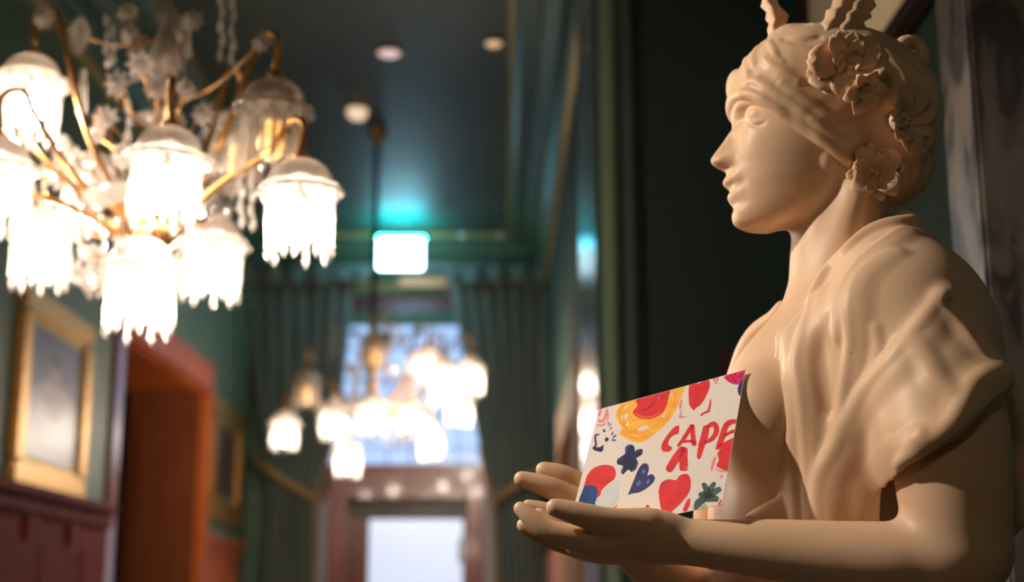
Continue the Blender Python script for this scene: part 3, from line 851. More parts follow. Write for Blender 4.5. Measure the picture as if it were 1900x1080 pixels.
        for axis in range(3):
            sl0 = [slice(1, -1)] * 3; sl1 = [slice(1, -1)] * 3
            sl0[axis] = slice(1, -2); sl1[axis] = slice(2, -1)
            s0, s1 = S[tuple(sl0)], S[tuple(sl1)]
            ed = np.argwhere(s0 != s1) + 1
            flip = S[ed[:, 0], ed[:, 1], ed[:, 2]]
            u, v = [(1, 2), (2, 0), (0, 1)][axis]
            def cell(du, dv):
                e = ed.copy(); e[:, u] -= du; e[:, v] -= dv
                return idx(e[:, 0], e[:, 1], e[:, 2])
            q = np.stack([cell(1, 1), cell(0, 1), cell(0, 0), cell(1, 0)], 1)
            q[~flip] = q[~flip][:, ::-1]
            quads.append(q)
        F = np.vstack(quads)
        used = np.zeros(len(verts), bool); used[F.ravel()] = True
        remap = np.cumsum(used) - 1
        verts = verts[used]; F = remap[F]
        # light smoothing
        E = np.vstack([F[:, [0, 1]], F[:, [1, 2]], F[:, [2, 3]], F[:, [3, 0]]])
        for it in range(smooth_it + extra):
            sm = np.zeros_like(verts); c = np.bincount(E[:, 0], minlength=len(verts)).astype(float)
            for a in range(3):
                sm[:, a] = np.bincount(E[:, 0], weights=verts[E[:, 1], a], minlength=len(verts))
            new = 0.5 * verts + 0.5 * sm / np.maximum(c, 1)[:, None]
            verts = new if it < smooth_it else np.where((verts[:, 2] < below)[:, None], new, verts)
        return mesh_np(name, verts, F, mat, parent)
# ------------------------------------------------------------------ the marble statue
marble = nmat('marble', (0.72, 0.485, 0.315), rough=0.46, var=(0.79, 0.555, 0.38), scale=9.0, sss=0.18, spec=0.35)

YM = 1.60           # mid plane of the statue (it faces -x, its left side to the camera)
statue = empty('statue', (0.50, YM, 0.0), world=True)
tag(statue, 'cream marble statue of a draped woman in profile with flowers in her headscarf', 'statue')
ST = []

HO = W(1500, 300, YM)
def hw(px, py):
    p = W(px, py, YM); return -(p[0] - HO[0]), p[2] - HO[2]     # (forward, up)
def prof(rows):
    q = sorted([(hw(x, y)[1], hw(x, y)[0]) for x, y in rows])
    return np.array([a for a, _ in q]), np.array([b for _, b in q])
def addprof(rows):
    """rows (py, protrusion in px) -> table over height"""
    s = pxm(YM)
    q = sorted([(hw(1350, y)[1], d * s) for y, d in rows])
    return np.array([a for a, _ in q]), np.array([b for _, b in q])
def smooth_interp(w, tab):
    # cubic through the table, evaluated by dense lookup
    zz, uu = tab
    n = 600
    dense = np.linspace(zz[0], zz[-1], n)
    val = np.interp(dense, zz, uu)
    ker = np.hanning(17); ker /= ker.sum()
    val = np.convolve(np.pad(val, 8, mode='edge'), ker, mode='valid')
    return np.interp(w, dense, val)

FB = prof([(1500, 20), (1440, 62), (1404, 92), (1382, 130), (1368, 168), (1360, 200), (1356, 222), (1359, 240), (1362, 262), (1361, 290),
           (1356, 312), (1353, 328), (1355, 345), (1360, 366), (1363, 384), (1358, 400), (1361, 416), (1371, 426), (1400, 436), (1460, 452)])
FN = addprof([(225, 0), (240, 1), (248, 8), (256, 15), (271, 26), (283, 35), (291, 40.5), (297, 42), (303, 39), (309, 30), (314, 16), (319, 9), (326, 4), (334, 0)])
FL = addprof([(322, 0), (328, 4), (333, 11), (338, 13.5), (343, 11), (349, 7), (353, 1), (356, 2), (361, 8), (367, 10.5), (373, 8), (379, 3), (386, 0)])
WB = addprof([(20, 60), (62, 95), (110, 112), (168, 116), (222, 114), (265, 111), (300, 104), (345, 92), (384, 78), (405, 66), (426, 52), (452, 40)])
ww = lambda y: hw(1350, y)[1]
_w_lip = ww(348)
_e = W(1405, 220, YM - 0.0315)
EYE_U, EYE_W = -(_e[0] - HO[0]), _e[2] - HO[2]
def head_f(x, y, z):
    u = -(x - HO[0]); v = y - HO[1]; w = z - HO[2]
    av = np.abs(v)
    A = smooth_interp(w, FB)
    nose = smooth_interp(w, FN)
    lips = smooth_interp(w, FL)
    B = smooth_interp(w, WB)
    # nose: narrow bridge, wider ball and wings
    wn = np.interp(w, [ww(330), ww(312), ww(300), ww(285), ww(262), ww(240), ww(225)], [0.010, 0.0155, 0.0150, 0.0115, 0.0085, 0.0085, 0.012])
    A = A + nose * np.exp(-(av / wn) ** 2.4)
    # nostril wings
    A = A + 0.0085 * np.exp(-((av - 0.0145) / 0.0055) ** 2 - ((w - ww(301)) / 0.0075) ** 2)
    A = A - 0.006 * np.exp(-((av - 0.0085) / 0.004) ** 2 - ((w - ww(313)) / 0.0035) ** 2)
    # lips taper to the corners, mouth line curves slightly up
    A = A + lips * np.clip(1 - (av / 0.0275) ** 2, 0, 1) ** 0.8
    A = A - 0.0030 * np.exp(-((w - _w_lip - 0.02 * av) / 0.0020) ** 2) * np.exp(-((av - 0.012) / 0.013) ** 2)
    A = A - 0.0022 * np.exp(-((av - 0.028) / 0.006) ** 2 - ((w - _w_lip) / 0.007) ** 2)
    A = A - 0.0012 * np.exp(-(av / 0.004) ** 2 - ((w - ww(324)) / 0.006) ** 2)       # philtrum
    # eye sockets and brow
    A = A - 0.0170 * np.exp(-((av - 0.0275) / 0.0145) ** 2 - ((w - EYE_W - 0.005) / 0.0105) ** 2)
    A = A + 0.0045 * np.exp(-((av - 0.028) / 0.020) ** 2 - ((w - EYE_W - 0.019) / 0.007) ** 2)
    # cheek bones and cheeks
    A = A + 0.0045 * np.exp(-((av - 0.043) / 0.017) ** 2 - ((w - (EYE_W - 0.034)) / 0.017) ** 2)
    A = A - 0.003 * np.exp(-((av - 0.045) / 0.016) ** 2 - ((w - ww(330)) / 0.016) ** 2)
    Ab = np.interp(w, [ww(430), ww(395), ww(330), ww(260), ww(60), ww(20)], [0.012, 0.020, 0.055, 0.085, 0.09, 0.05])
    a = np.where(u > 0, u / np.maximum(A, 0.03), u / Ab)
    b = v / np.maximum(B, 0.02)
    e = 2.25
    r = (np.abs(a) ** e + np.abs(b) ** e + 1e-9) ** (1 / e)
    d = (r - 1) * np.maximum(np.minimum(np.where(u > 0, A, Ab), B), 0.03) * 0.95
    # underside of the jaw
    zl = np.interp(u, [-0.02, 0.012, 0.05, 0.075, 0.10], [ww(352), ww(405), ww(428), ww(432), ww(428)])
    d = smax(d, (zl - w) * 0.9, 0.012)
    d = smax(d, w - ww(72), 0.07)
    return d

skin = Field()
skin.fn(head_f, HO + np.array([0.0, 0, 0.02]), 0.19, k=0.0)
# eyes: downcast lids with a narrow slit (both sides)
for sgn in (-1, 1):
    ec = np.array([HO[0] - EYE_U, HO[1] + sgn * 0.0315, HO[2] + EYE_W])
    skin.ell(ec + np.array([0, 0, 0.001]), (0.0150, 0.0180, 0.0128), k=0.0045)
    skin.ell(ec + np.array([0.001, 0, -0.0115]), (0.0125, 0.0160, 0.0048), k=0.006)
_slit = skin.cast([(1384, 224), (1391, 230), (1401, 233), (1412, 231), (1422, 226)], t0=1.4)
_fold = skin.cast([(1384, 204), (1396, 199), (1412, 198), (1428, 202)], t0=1.4)
for sgn in (1, -1):
    m1, m2 = _slit.copy(), _fold.copy()
    if sgn < 0:
        m1[:, 1] = 2 * YM - m1[:, 1]; m2[:, 1] = 2 * YM - m2[:, 1]
    skin.tube(m1, [0.0010, 0.0022, 0.0026, 0.0022, 0.0010], k=0.0012, mode='s')
    skin.tube(m2 + np.array([-0.0004, 0, 0.0006]), [0.0008, 0.0020, 0.0020, 0.0008], k=0.003, mode='s')
# ear lobes
lob = W(1538, 292, YM - 0.066)
for sgn in (-1, 1):
    c = np.array([lob[0], YM + sgn * 0.0585, lob[2]])
    skin.ell(c, (0.0085, 0.006, 0.012), k=0.005)
# neck and shoulders
skin.tube([W(1574, 330, YM), W(1555, 430, YM), W(1550, 520, YM), W(1562, 610, YM)], [0.052, 0.053, 0.054, 0.062], k=0.022)
skin.tube([W(1610, 520, YM - 0.02), W(1690, 585, YM - 0.15)], [0.045, 0.05], k=0.03)
skin.tube([W(1610, 520, YM + 0.02), W(1690, 585, YM + 0.15)], [0.045, 0.05], k=0.03)
# sterno-mastoid
for sgn in (-1, 1):
    skin.tube([W(1595, 350, YM + sgn * 0.055), W(1552, 470, YM + sgn * 0.042), W(1490, 556, YM + sgn * 0.014)], [0.012, 0.010, 0.008], k=0.022)
# clavicles, chest, breasts, belly
skin.ell(W(1582, 705, YM), (0.102, 0.150, 0.118), k=0.03)
skin.tube([W(1562, 600, YM), W(1540, 690, YM)], [0.050, 0.070], k=0.02)
skin.ell(W(1428, 776, YM - 0.068), (0.057, 0.058, 0.062), k=0.038)
skin.ell(W(1428, 776, YM + 0.068), (0.057, 0.058, 0.062), k=0.038)
skin.tube([W(1530, 760, YM), W(1520, 900, YM), W(1505, 1010, YM), W(1505, 1160, YM)], [0.115, 0.108, 0.112, 0.12], k=0.03)
# near arm
SH = W(1700, 610, 1.44); EL = W(1772, 1035, 1.40)
skin.tube([SH, W(1755, 760, 1.405), W(1768, 880, 1.395), W(1780, 1010, 1.395)], [0.060, 0.058, 0.0575, 0.050], k=0.02)
WR = W(1300, 1008, 1.455)
skin.tube([W(1790, 1035, 1.398), W(1690, 1035, 1.40), W(1560, 1030, 1.42), W(1420, 1018, 1.44), WR, W(1220, 1000, 1.465)], [0.040, 0.036, 0.034, 0.0300, 0.0245, 0.024], k=0.018)
# near hand: palm, heel, ball of the thumb
skin.ell(W(1165, 1005, 1.478), (0.060, 0.040, 0.021), k=0.018)
skin.ell(W(1185, 975, 1.452), (0.042, 0.018, 0.0175), k=0.016)
skin.ell(W(1120, 1014, 1.485), (0.040, 0.040, 0.016), k=0.014)
def finger(pts, rads, k=0.0045):
    skin.tube([W(*p) for p in pts], rads, k=k)
finger([(1200, 975, 1.448), (1130, 968, 1.440), (1078, 955, 1.438), (1030, 942, 1.438)], [0.017, 0.0145, 0.0128, 0.0098])      # thumb
finger([(1120, 1003, 1.462), (1066, 998, 1.458), (1018, 985, 1.458), (985, 960, 1.460), (966, 944, 1.463)], [0.016, 0.0138, 0.0122, 0.0100, 0.0080])   # index
finger([(1110, 1013, 1.490), (1060, 1010, 1.488), (1010, 994, 1.486), (972, 975, 1.486)], [0.014, 0.0122, 0.0108, 0.0082])   # middle
finger([(1105, 1005, 1.510), (1060, 1000, 1.510), (1022, 972, 1.508), (1000, 955, 1.508)], [0.013, 0.0115, 0.0100, 0.0078])   # ring
finger([(1105, 995, 1.528), (1060, 985, 1.530), (1020, 950, 1.528), (980, 938, 1.528)], [0.012, 0.0105, 0.0090, 0.0070])   # little
# far hand and forearm
finger([(1120, 950, 1.600), (1058, 922, 1.598), (1015, 903, 1.594), (968, 889, 1.592)], [0.017, 0.0140, 0.0128, 0.0095])
finger([(1130, 930, 1.625), (1072, 897, 1.625), (1040, 882, 1.622), (1009, 872, 1.620)], [0.018, 0.0145, 0.0132, 0.0098])
finger([(1130, 960, 1.58), (1080, 965, 1.57), (1040, 965, 1.57)], [0.014, 0.011, 0.009])
skin.ell(W(1165, 985, 1.60), (0.055, 0.045, 0.022), k=0.02)
skin.tube([W(1160, 1000, 1.60), W(1225, 1060, 1.63), W(1330, 1105, 1.70), W(1600, 1110, 1.79)], [0.026, 0.028, 0.034, 0.045], k=0.02)

ST.append(skin)

# ---- headscarf
scarf = Field()
def rotx(a):                     # rotation about the y axis: long axis tilted in the picture plane
    c, s_ = math.cos(a), math.sin(a)
    return np.array([[c, 0, s_], [0, 1, 0], [-s_, 0, c]])
scarf.fn(lambda x, y, z: head_f(x, y, z) - 0.0085, HO + np.array([0, 0, 0.02]), 0.20, k=0.0)
scarf.ell(W(1518, 165, YM), (0.085, 0.078, 0.072), k=0.02)
scarf.ell(W(1592, 196, YM), (0.090, 0.086, 0.084), k=0.03)
scarf.ell(W(1657, 222, YM), (0.056, 0.080, 0.072), k=0.02)
scarf.ell(W(1650, 300, YM), (0.054, 0.072, 0.056), k=0.02)
scarf.ell(W(1434, 130, YM), (0.026, 0.055, 0.022), k=0.02)
scarf.tube([W(1440, 72, YM), W(1470, 66, YM), W(1530, 70, YM)], [0.010, 0.015, 0.012], k=0.012)
# open front edge: everything below the brow-to-ear line is cut away
_ea = W(1371, 172, YM - 0.05); _eb = W(1574, 298, YM - 0.07); _ec = W(1640, 392, YM - 0.06)
_n1 = np.array([-(_eb[2] - _ea[2]), _eb[0] - _ea[0]]); _n1 /= np.linalg.norm(_n1)
def scarf_cut(x, y, z):
    # positive below the line: cut
    d1 = -((x - _ea[0]) * _n1[0] + (z - _ea[2]) * _n1[1])
    n2 = np.array([-(_ec[2] - _eb[2]), _ec[0] - _eb[0]]); n2 = n2 / np.linalg.norm(n2)
    d2 = -((x - _eb[0]) * n2[0] + (z - _eb[2]) * n2[1])
    return smin(d1, d2, 0.012)
scarf.fn(scarf_cut, HO, 99, k=0.006, mode='i')
base_scarf = Field(); base_scarf.ops = list(scarf.ops)
RS = lambda pix, r, lift=0.5, k=0.006, mode='u': scarf.ridge(base_scarf, pix, r, lift, k, mode)
RS([(1375, 172), (1400, 176), (1429, 194), (1467, 226), (1500, 248), (1535, 270), (1574, 296)], [0.005, 0.007, 0.007, 0.0075, 0.007], 0.75, 0.005)
RS([(1383, 112), (1387, 135), (1385, 155)], [0.004, 0.005, 0.003], 0.6)
RS([(1427, 78), (1437, 95), (1440, 106), (1452, 115)], [0.003, 0.004, 0.002], 0.5, 0.004)
RS([(1404, 90), (1396, 105), (1398, 120)], [0.004, 0.005, 0.003], 0.6)
RS([(1395, 150), (1420, 163), (1440, 178)], [0.004, 0.005, 0.003], 0.6, 0.005)
RS([(1405, 150), (1440, 172), (1490, 206), (1540, 240), (1580, 266)], [0.004, 0.006, 0.007, 0.006, 0.003], 0.55, 0.006)
RS([(1450, 158), (1490, 184), (1530, 212), (1565, 236)], [0.003, 0.006, 0.006, 0.003], 0.5, 0.006)
RS([(1505, 222), (1532, 240), (1562, 264), (1590, 280)], [0.003, 0.005, 0.005, 0.003], 0.85, 0.004)
RS([(1420, 110), (1450, 135), (1480, 150)], [0.003, 0.007, 0.003], 0.5, 0.008)
RS([(1455, 72), (1490, 78), (1520, 70)], [0.003, 0.005, 0.003], 0.5, 0.005, 's')
RS([(1500, 80), (1525, 84), (1545, 80)], [0.004, 0.006, 0.003], 0.5, 0.005, 's')
RS([(1650, 100), (1690, 130), (1715, 165)], [0.006, 0.008, 0.005], 0.4, 0.008)
RS([(1620, 80), (1660, 112), (1680, 150)], [0.005, 0.006, 0.004], 0.5, 0.006)
RS([(1725, 150), (1735, 180), (1728, 215)], [0.006, 0.009, 0.006], 0.6, 0.006)
RS([(1715, 250), (1728, 290), (1715, 335), (1690, 362)], [0.004, 0.006, 0.006, 0.003], 0.4, 0.006)
RS([(1690, 260), (1705, 300), (1695, 340), (1668, 366)], [0.004, 0.005, 0.005, 0.003], 0.4, 0.006)
RS([(1668, 290), (1684, 316), (1676, 345), (1650, 370)], [0.003, 0.005, 0.004, 0.003], 0.4, 0.005)
def wrinkle(x, y, z):
    u = (x - HO[0]) * 60 + (z - HO[2]) * 95
    v = (x - HO[0]) * 95 - (z - HO[2]) * 55
    return 0.00025 * np.sin(0.8 * u + 1.6 * np.sin(v * 0.5 + y * 20)) + 0.00015 * np.sin(2.3 * v + 2 * np.sin(u * 0.8))
scarf.fn(wrinkle, HO, 99, mode='add')
# hair knot loop behind the head (torus)
tc = W(1690, 99, YM - 0.005)
ang = np.linspace(0, 2 * math.pi, 14)
scarf.tube([tc + 0.0160 * (math.cos(a) * np.array([0.98, 0.2, 0]) + math.sin(a) * np.array([0.0, 0.1, 1.0])) for a in ang], 0.0085, k=0.004)
# lock of hair on the far temple
hair = Field()
hair.ell(W(1370, 155, YM + 0.035), (0.014, 0.022, 0.018), k=0.0)
hair.ell(W(1366, 186, YM + 0.036), (0.010, 0.018, 0.022), k=0.012)
hair.ell(W(1370, 212, YM + 0.036), (0.008, 0.016, 0.014), k=0.012)

# ---- drapery
drape = Field()
drape.ell(W(1668, 668, YM - 0.06), (0.108, 0.150, 0.140), k=0.0)                # back and shoulder blade
drape.ell(W(1668, 600, 1.455), (0.080, 0.066, 0.072), k=0.03)                   # near shoulder
drape.ell(W(1668, 620, 1.74), (0.070, 0.066, 0.075), k=0.03)                    # far shoulder
drape.tube([W(1655, 540, YM - 0.09), W(1668, 470, YM - 0.045), W(1672, 436, YM - 0.02)], [0.05, 0.040, 0.024], k=0.03)   # cloth rising to the nape
drape.tube([W(1655, 540, YM + 0.09), W(1668, 470, YM + 0.045), W(1672, 436, YM + 0.02)], [0.05, 0.040, 0.024], k=0.03)
drape.ell(W(1500, 760, YM - 0.06), (0.075, 0.085, 0.090), k=0.03)               # over the breast
drape.tube([W(1560, 700, YM - 0.035), W(1550, 860, YM - 0.035), W(1550, 1000, YM - 0.035), W(1550, 1160, YM - 0.03)], [0.105, 0.098, 0.098, 0.105], k=0.03)
drape.tube([W(1545, 760, 1.535), W(1545, 880, 1.535), W(1548, 1010, 1.53), W(1548, 1160, 1.53)], [0.075, 0.078, 0.080, 0.08], k=0.02)
drape.tube([W(1625, 720, 1.475), W(1612, 820, 1.485), W(1604, 900, 1.495), W(1602, 980, 1.51), W(1602, 1160, 1.52)], [0.062, 0.062, 0.060, 0.058, 0.06], k=0.02)
drape.tube([W(1640, 680, YM + 0.02), W(1640, 1160, YM + 0.02)], [0.12, 0.13], k=0.03)
drape.tube([W(1650, 830, 1.50), W(1645, 900, 1.505), W(1640, 1000, 1.515), W(1640, 1160, 1.53)], [0.05, 0.052, 0.052, 0.055], k=0.02)
# sleeve: wide cone around the upper arm, cut along its hem and hollowed
drape.tube([W(1690, 605, 1.452), W(1742, 720, 1.415), W(1768, 830, 1.398)], [0.062, 0.071, 0.080], k=0.02)
def hem_cut(x, y, z):
    a = W(1640, 884, 1.36); b = W(1812, 758, 1.36)
    n = np.array([-(b[2] - a[2]), b[0] - a[0]]); n = n / np.linalg.norm(n)
    d = -((x - a[0]) * n[0] + (z - a[2]) * n[1])            # positive below the hem
    near = (y - 1.50) / 1.0                                  # only the arm side
    xin = (W(1650, 850, 1.40)[0] - x)                        # not the front panel
    return np.maximum(np.maximum(-d, near), xin)
drape.fn(hem_cut, W(1760, 860, 1.40), 99, k=0.004, mode='s')
drape.tube([W(1755, 760, 1.405), W(1762, 860, 1.392), W(1775, 1100, 1.39)], [0.050, 0.060, 0.066], k=0.004, mode='s')
# sleeve hanging behind the arm
drape.tube([W(1822, 745, 1.455), W(1862, 840, 1.47), W(1876, 930, 1.475), W(1862, 992, 1.47)], [0.030, 0.026, 0.022, 0.010], k=0.02)
drape.tube([W(1846, 690, 1.45), W(1868, 760, 1.455), W(1888, 850, 1.47), W(1894, 950, 1.48)], [0.014, 0.014, 0.012, 0.010], k=0.015)
# upright collar edge at the nape
drape.tube([W(1640, 420, YM - 0.035), W(1668, 408, YM - 0.030), W(1690, 405, YM - 0.022), W(1704, 420, YM - 0.015), W(1709, 452, YM - 0.02)], [0.009, 0.010, 0.008, 0.0065, 0.006], k=0.008)
# front opening of the robe
_lap = [(1672, 380), (1640, 402), (1600, 432), (1572, 464), (1540, 495), (1517, 530), (1500, 562), (1465, 594), (1441, 622), (1440, 674), (1436, 715), (1443, 793), (1442, 841), (1447, 897), (1450, 946), (1452, 980), (1455, 1160)]
_lw = np.array([W(a, b, YM - 0.08) for a, b in _lap])
_lo = np.argsort(_lw[:, 2])
def lap_cut(x, y, z):
    xe = np.interp(z, _lw[_lo, 2], _lw[_lo, 0])
    return (xe - x) * 0.75
drape.fn(lap_cut, HO, 99, k=0.006, mode='i')
def col_cut(x, y, z):                                          # hollow of the neck
    p = W(1560, 440, YM); q = W(1548, 560, YM)
    t = np.clip((z - p[2]) / (q[2] - p[2]), -0.6, 1.2)
    cx = p[0] + (q[0] - p[0]) * t
    return np.sqrt((x - cx) ** 2 + (y - YM) ** 2) - 0.064
drape.fn(col_cut, W(1560, 450, YM), 0.20, k=0.006, mode='s')
base_drape = Field(); base_drape.ops = list(drape.ops)
RD = lambda pix, r, lift=0.45, k=0.010, mode='u': drape.ridge(base_drape, pix, r, lift, k, mode)
# rolled collar edge and lap edge
RD([(1690, 412), (1640, 420), (1600, 442), (1574, 468), (1538, 502), (1519, 532), (1509, 552)], [0.010, 0.011, 0.010, 0.009, 0.008], 0.95, 0.006)
RD([(1504, 556), (1466, 594), (1444, 622), (1446, 645), (1442, 674), (1440, 715), (1447, 793), (1446, 841), (1451, 897), (1454, 946), (1457, 990)], [0.006, 0.006, 0.006, 0.006, 0.006, 0.006], 0.6, 0.005)
# folds
RD([(1521, 548), (1520, 566), (1508, 600), (1494, 650), (1489, 676), (1496, 720), (1502, 770), (1506, 830), (1509, 900), (1511, 960)], [0.0112, 0.0128, 0.0144, 0.0128, 0.0112, 0.0096, 0.0064, 0.0048], 0.22, 0.014)
RD([(1509, 548), (1508, 566), (1496, 600), (1482, 650), (1477, 676), (1484, 720), (1490, 770), (1494, 830), (1497, 900), (1499, 960)], [0.007, 0.008, 0.009, 0.008, 0.007, 0.006, 0.004, 0.003], 0.75, 0.004)
RD([(1684, 428), (1647, 456), (1608, 486), (1584, 520), (1564, 560), (1552, 620)], [0.012, 0.0135, 0.012, 0.0105, 0.0075], 0.22, 0.014)
RD([(1672, 428), (1635, 456), (1596, 486), (1572, 520), (1552, 560), (1540, 620)], [0.008, 0.009, 0.008, 0.007, 0.005], 0.75, 0.004)
RD([(1662, 470), (1622, 498), (1597, 530), (1587, 572), (1594, 622), (1592, 655), (1584, 700), (1578, 740), (1570, 790)], [0.008, 0.0112, 0.0144, 0.016, 0.016, 0.0128], 0.22, 0.014)
RD([(1650, 470), (1610, 498), (1585, 530), (1575, 572), (1582, 622), (1580, 655), (1572, 700), (1566, 740), (1558, 790)], [0.005, 0.007, 0.009, 0.010, 0.010, 0.008], 0.75, 0.004)
RD([(1764, 549), (1738, 585), (1714, 618), (1666, 676), (1629, 718), (1604, 760), (1577, 806), (1563, 841), (1542, 872), (1533, 911), (1530, 985)], [0.0136, 0.0187, 0.0204, 0.0221, 0.0204, 0.0187, 0.017, 0.0153], 0.22, 0.014)
RD([(1748, 549), (1722, 585), (1698, 618), (1650, 676), (1613, 718), (1588, 760), (1561, 806), (1547, 841), (1526, 872), (1517, 911), (1514, 985)], [0.008, 0.011, 0.012, 0.013, 0.012, 0.011, 0.010, 0.009], 0.75, 0.004)
RD([(1750, 556), (1775, 590), (1802, 622), (1830, 655), (1856, 690)], [0.011, 0.012, 0.012, 0.012, 0.012], 0.55, 0.010)
RD([(1862, 694), (1834, 700), (1812, 712), (1798, 736), (1778, 772), (1749, 806), (1709, 836), (1672, 862)], [0.0169, 0.0169, 0.0143, 0.013, 0.0117, 0.0104, 0.0078], 0.22, 0.014)
RD([(1858, 694), (1830, 700), (1808, 712), (1794, 736), (1774, 772), (1745, 806), (1705, 836), (1668, 862)], [0.013, 0.013, 0.011, 0.010, 0.009, 0.008, 0.006], 0.75, 0.004)
RD([(1625, 610), (1630, 650), (1612, 700)], [0.003, 0.006, 0.003], 0.4, 0.008)
RD([(1700, 640), (1722, 670), (1735, 700), (1765, 725)], [0.006, 0.009, 0.009, 0.005], 0.4, 0.012)
# valleys
RD([(1536, 590), (1532, 640), (1536, 700), (1540, 760)], [0.003, 0.008, 0.008, 0.003], 0.25, 0.012, 's')
RD([(1765, 570), (1790, 592), (1815, 625), (1838, 662)], [0.007, 0.009, 0.009, 0.006], 0.5, 0.008, 's')
RD([(1583, 653), (1584, 655), (1585, 657)], 0.0030, 0.3, 0.002, 's')
# cloth on the far side of the chest
drape.tube([W(1450, 570, YM + 0.030), W(1436, 592, YM + 0.045), W(1408, 618, YM + 0.065), W(1390, 650, YM + 0.080), W(1374, 690, YM + 0.090), W(1350, 770, YM + 0.10),
            W(1325, 860, YM + 0.10), W(1312, 940, YM + 0.09), W(1312, 1160, YM + 0.08)], [0.008, 0.011, 0.014, 0.016, 0.015, 0.016, 0.016, 0.016, 0.018], k=0.01)
drape.tube([W(1352, 780, YM + 0.06), W(1334, 900, YM + 0.06), W(1332, 1000, YM + 0.05), W(1335, 1160, YM + 0.05)], [0.008, 0.010, 0.013, 0.014], k=0.012)
# sash crossing the waist
drape.ridge(skin, [(1388, 958), (1402, 953), (1424, 946), (1452, 934)], [0.004, 0.006, 0.009, 0.010], 0.6, 0.008)
drape.ridge(skin, [(1410, 958), (1430, 954), (1455, 950)], [0.006, 0.010, 0.010], 0.5, 0.008)

# ---- flowers and leaves: one mesh for each petal
def petal_mesh(name, L, wd, cup=0.35, tip=0.12, thick=0.0035, notch=0.0, ribs=2.0, nu=9, nv=7):
    """petal along +x, opening upwards (+z)"""
    vs = []; fs = []
    for side in (1, -1):
        for i in range(nu):
            s = i / (nu - 1)
            half = wd * (0.30 + 0.70 * math.sin(math.pi * min(1.0, s * 0.62 + 0.12)) ** 1.1) * (1 - s ** 6 * 0.55)
            for j in range(nv):
                t = -1 + 2 * j / (nv - 1)
                x = L * s * (1 - notch * (1 - abs(t)) * s ** 6 - 0.10 * s ** 4 * t * t)
                y = half * t
                z = cup * L * s ** 1.6 - tip * L * s ** 4 + 0.30 * half * t * t + 0.05 * half * math.cos(ribs * math.pi * t)
                z += side * thick * 0.5 * (1 - 0.6 * abs(t) ** 4) * (1 - 0.3 * s)
                vs.append((x, y, z))
    n = nu * nv
    for i in range(nu - 1):
        for j in range(nv - 1):
            a = i * nv + j
            fs.append((a, a + nv, a + nv + 1, a + 1)); fs.append((n + a, n + a + 1, n + a + nv + 1, n + a + nv))
    rim = [j for j in range(nv)] + [i * nv + nv - 1 for i in range(1, nu)] + [(nu - 1) * nv + j for j in range(nv - 2, -1, -1)] + [i * nv for i in range(nu - 2, 0, -1)]
    for a, b in zip(rim, rim[1:] + rim[:1]):
        fs.append((a, b, n + b, n + a))
    m = MB().add(vs, fs, True).mesh(name)
    m.materials.append(marble)
    return m

def frame(n, up=(0, 0, 1)):
    n = np.array(n, float); n /= np.linalg.norm(n)
    a = np.cross(np.array(up, float), n); a /= np.linalg.norm(a)
    b = np.cross(n, a)
    return a, b, n

def place(o, loc, X, Y, Z, s=1.0):
    M = Matrix(((X[0] * s, Y[0] * s, Z[0] * s, loc[0]), (X[1] * s, Y[1] * s, Z[1] * s, loc[1]), (X[2] * s, Y[2] * s, Z[2] * s, loc[2]), (0, 0, 0, 1)))
    o.matrix_world = M
    return o

def flower(name, centre, normal, petals, core, label):
    """petals: (angle deg, length scale, lift deg, mesh)"""
    a, b, n = frame(normal)
    head = MB()
    for k in range(core[1]):
        t = k * 2.4; r = core[0] * math.sqrt((k + 0.5) / core[1])
        head.sphere((r * math.cos(t), r * math.sin(t), 0.004 + 0.004 * math.cos(r / core[0] * 1.5)), core[0] * 0.42, 8, 6)
    head.sphere((0, 0, -0.003), (core[0] * 1.5, core[0] * 1.5, 0.010), 12, 8)
    root = head.build(name, marble)
    root.parent = statue
    root.matrix_parent_inverse = Matrix.Translation(statue.location).inverted()
    root.matrix_basis = Matrix(((a[0], b[0], n[0], centre[0]), (a[1], b[1], n[1], centre[1]), (a[2], b[2], n[2], centre[2]), (0, 0, 0, 1)))
    root['label'] = label
    for ang, sc, lift, me in petals:
        o = bpy.data.objects.new('petal', me); COL.objects.link(o)
        o.parent = root
        t = math.radians(ang); l = math.radians(lift)
        X = np.array([math.cos(t) * math.cos(l), math.sin(t) * math.cos(l), math.sin(l)])
        Yv = np.array([-math.sin(t), math.cos(t), 0])
        Zv = np.cross(X, Yv)
        o.matrix_basis = Matrix(((X[0] * sc, Yv[0] * sc, Zv[0] * sc, X[0] * core[0] * 0.4), (X[1] * sc, Yv[1] * sc, Zv[1] * sc, X[1] * core[0] * 0.4), (X[2] * sc, Yv[2] * sc, Zv[2] * sc, 0.001), (0, 0, 0, 1)))
    return root
PA = petal_mesh('petal_wide', 0.042, 0.0190, 0.30, 0.30, 0.0045, 0.12, 3.0)
PB = petal_mesh('petal_narrow', 0.040, 0.0095, 0.35, 0.25, 0.0045, 0.10, 2.0)
PC = petal_mesh('petal_small', 0.026, 0.0095, 0.55, 0.55, 0.0040, 0.05, 2.0)
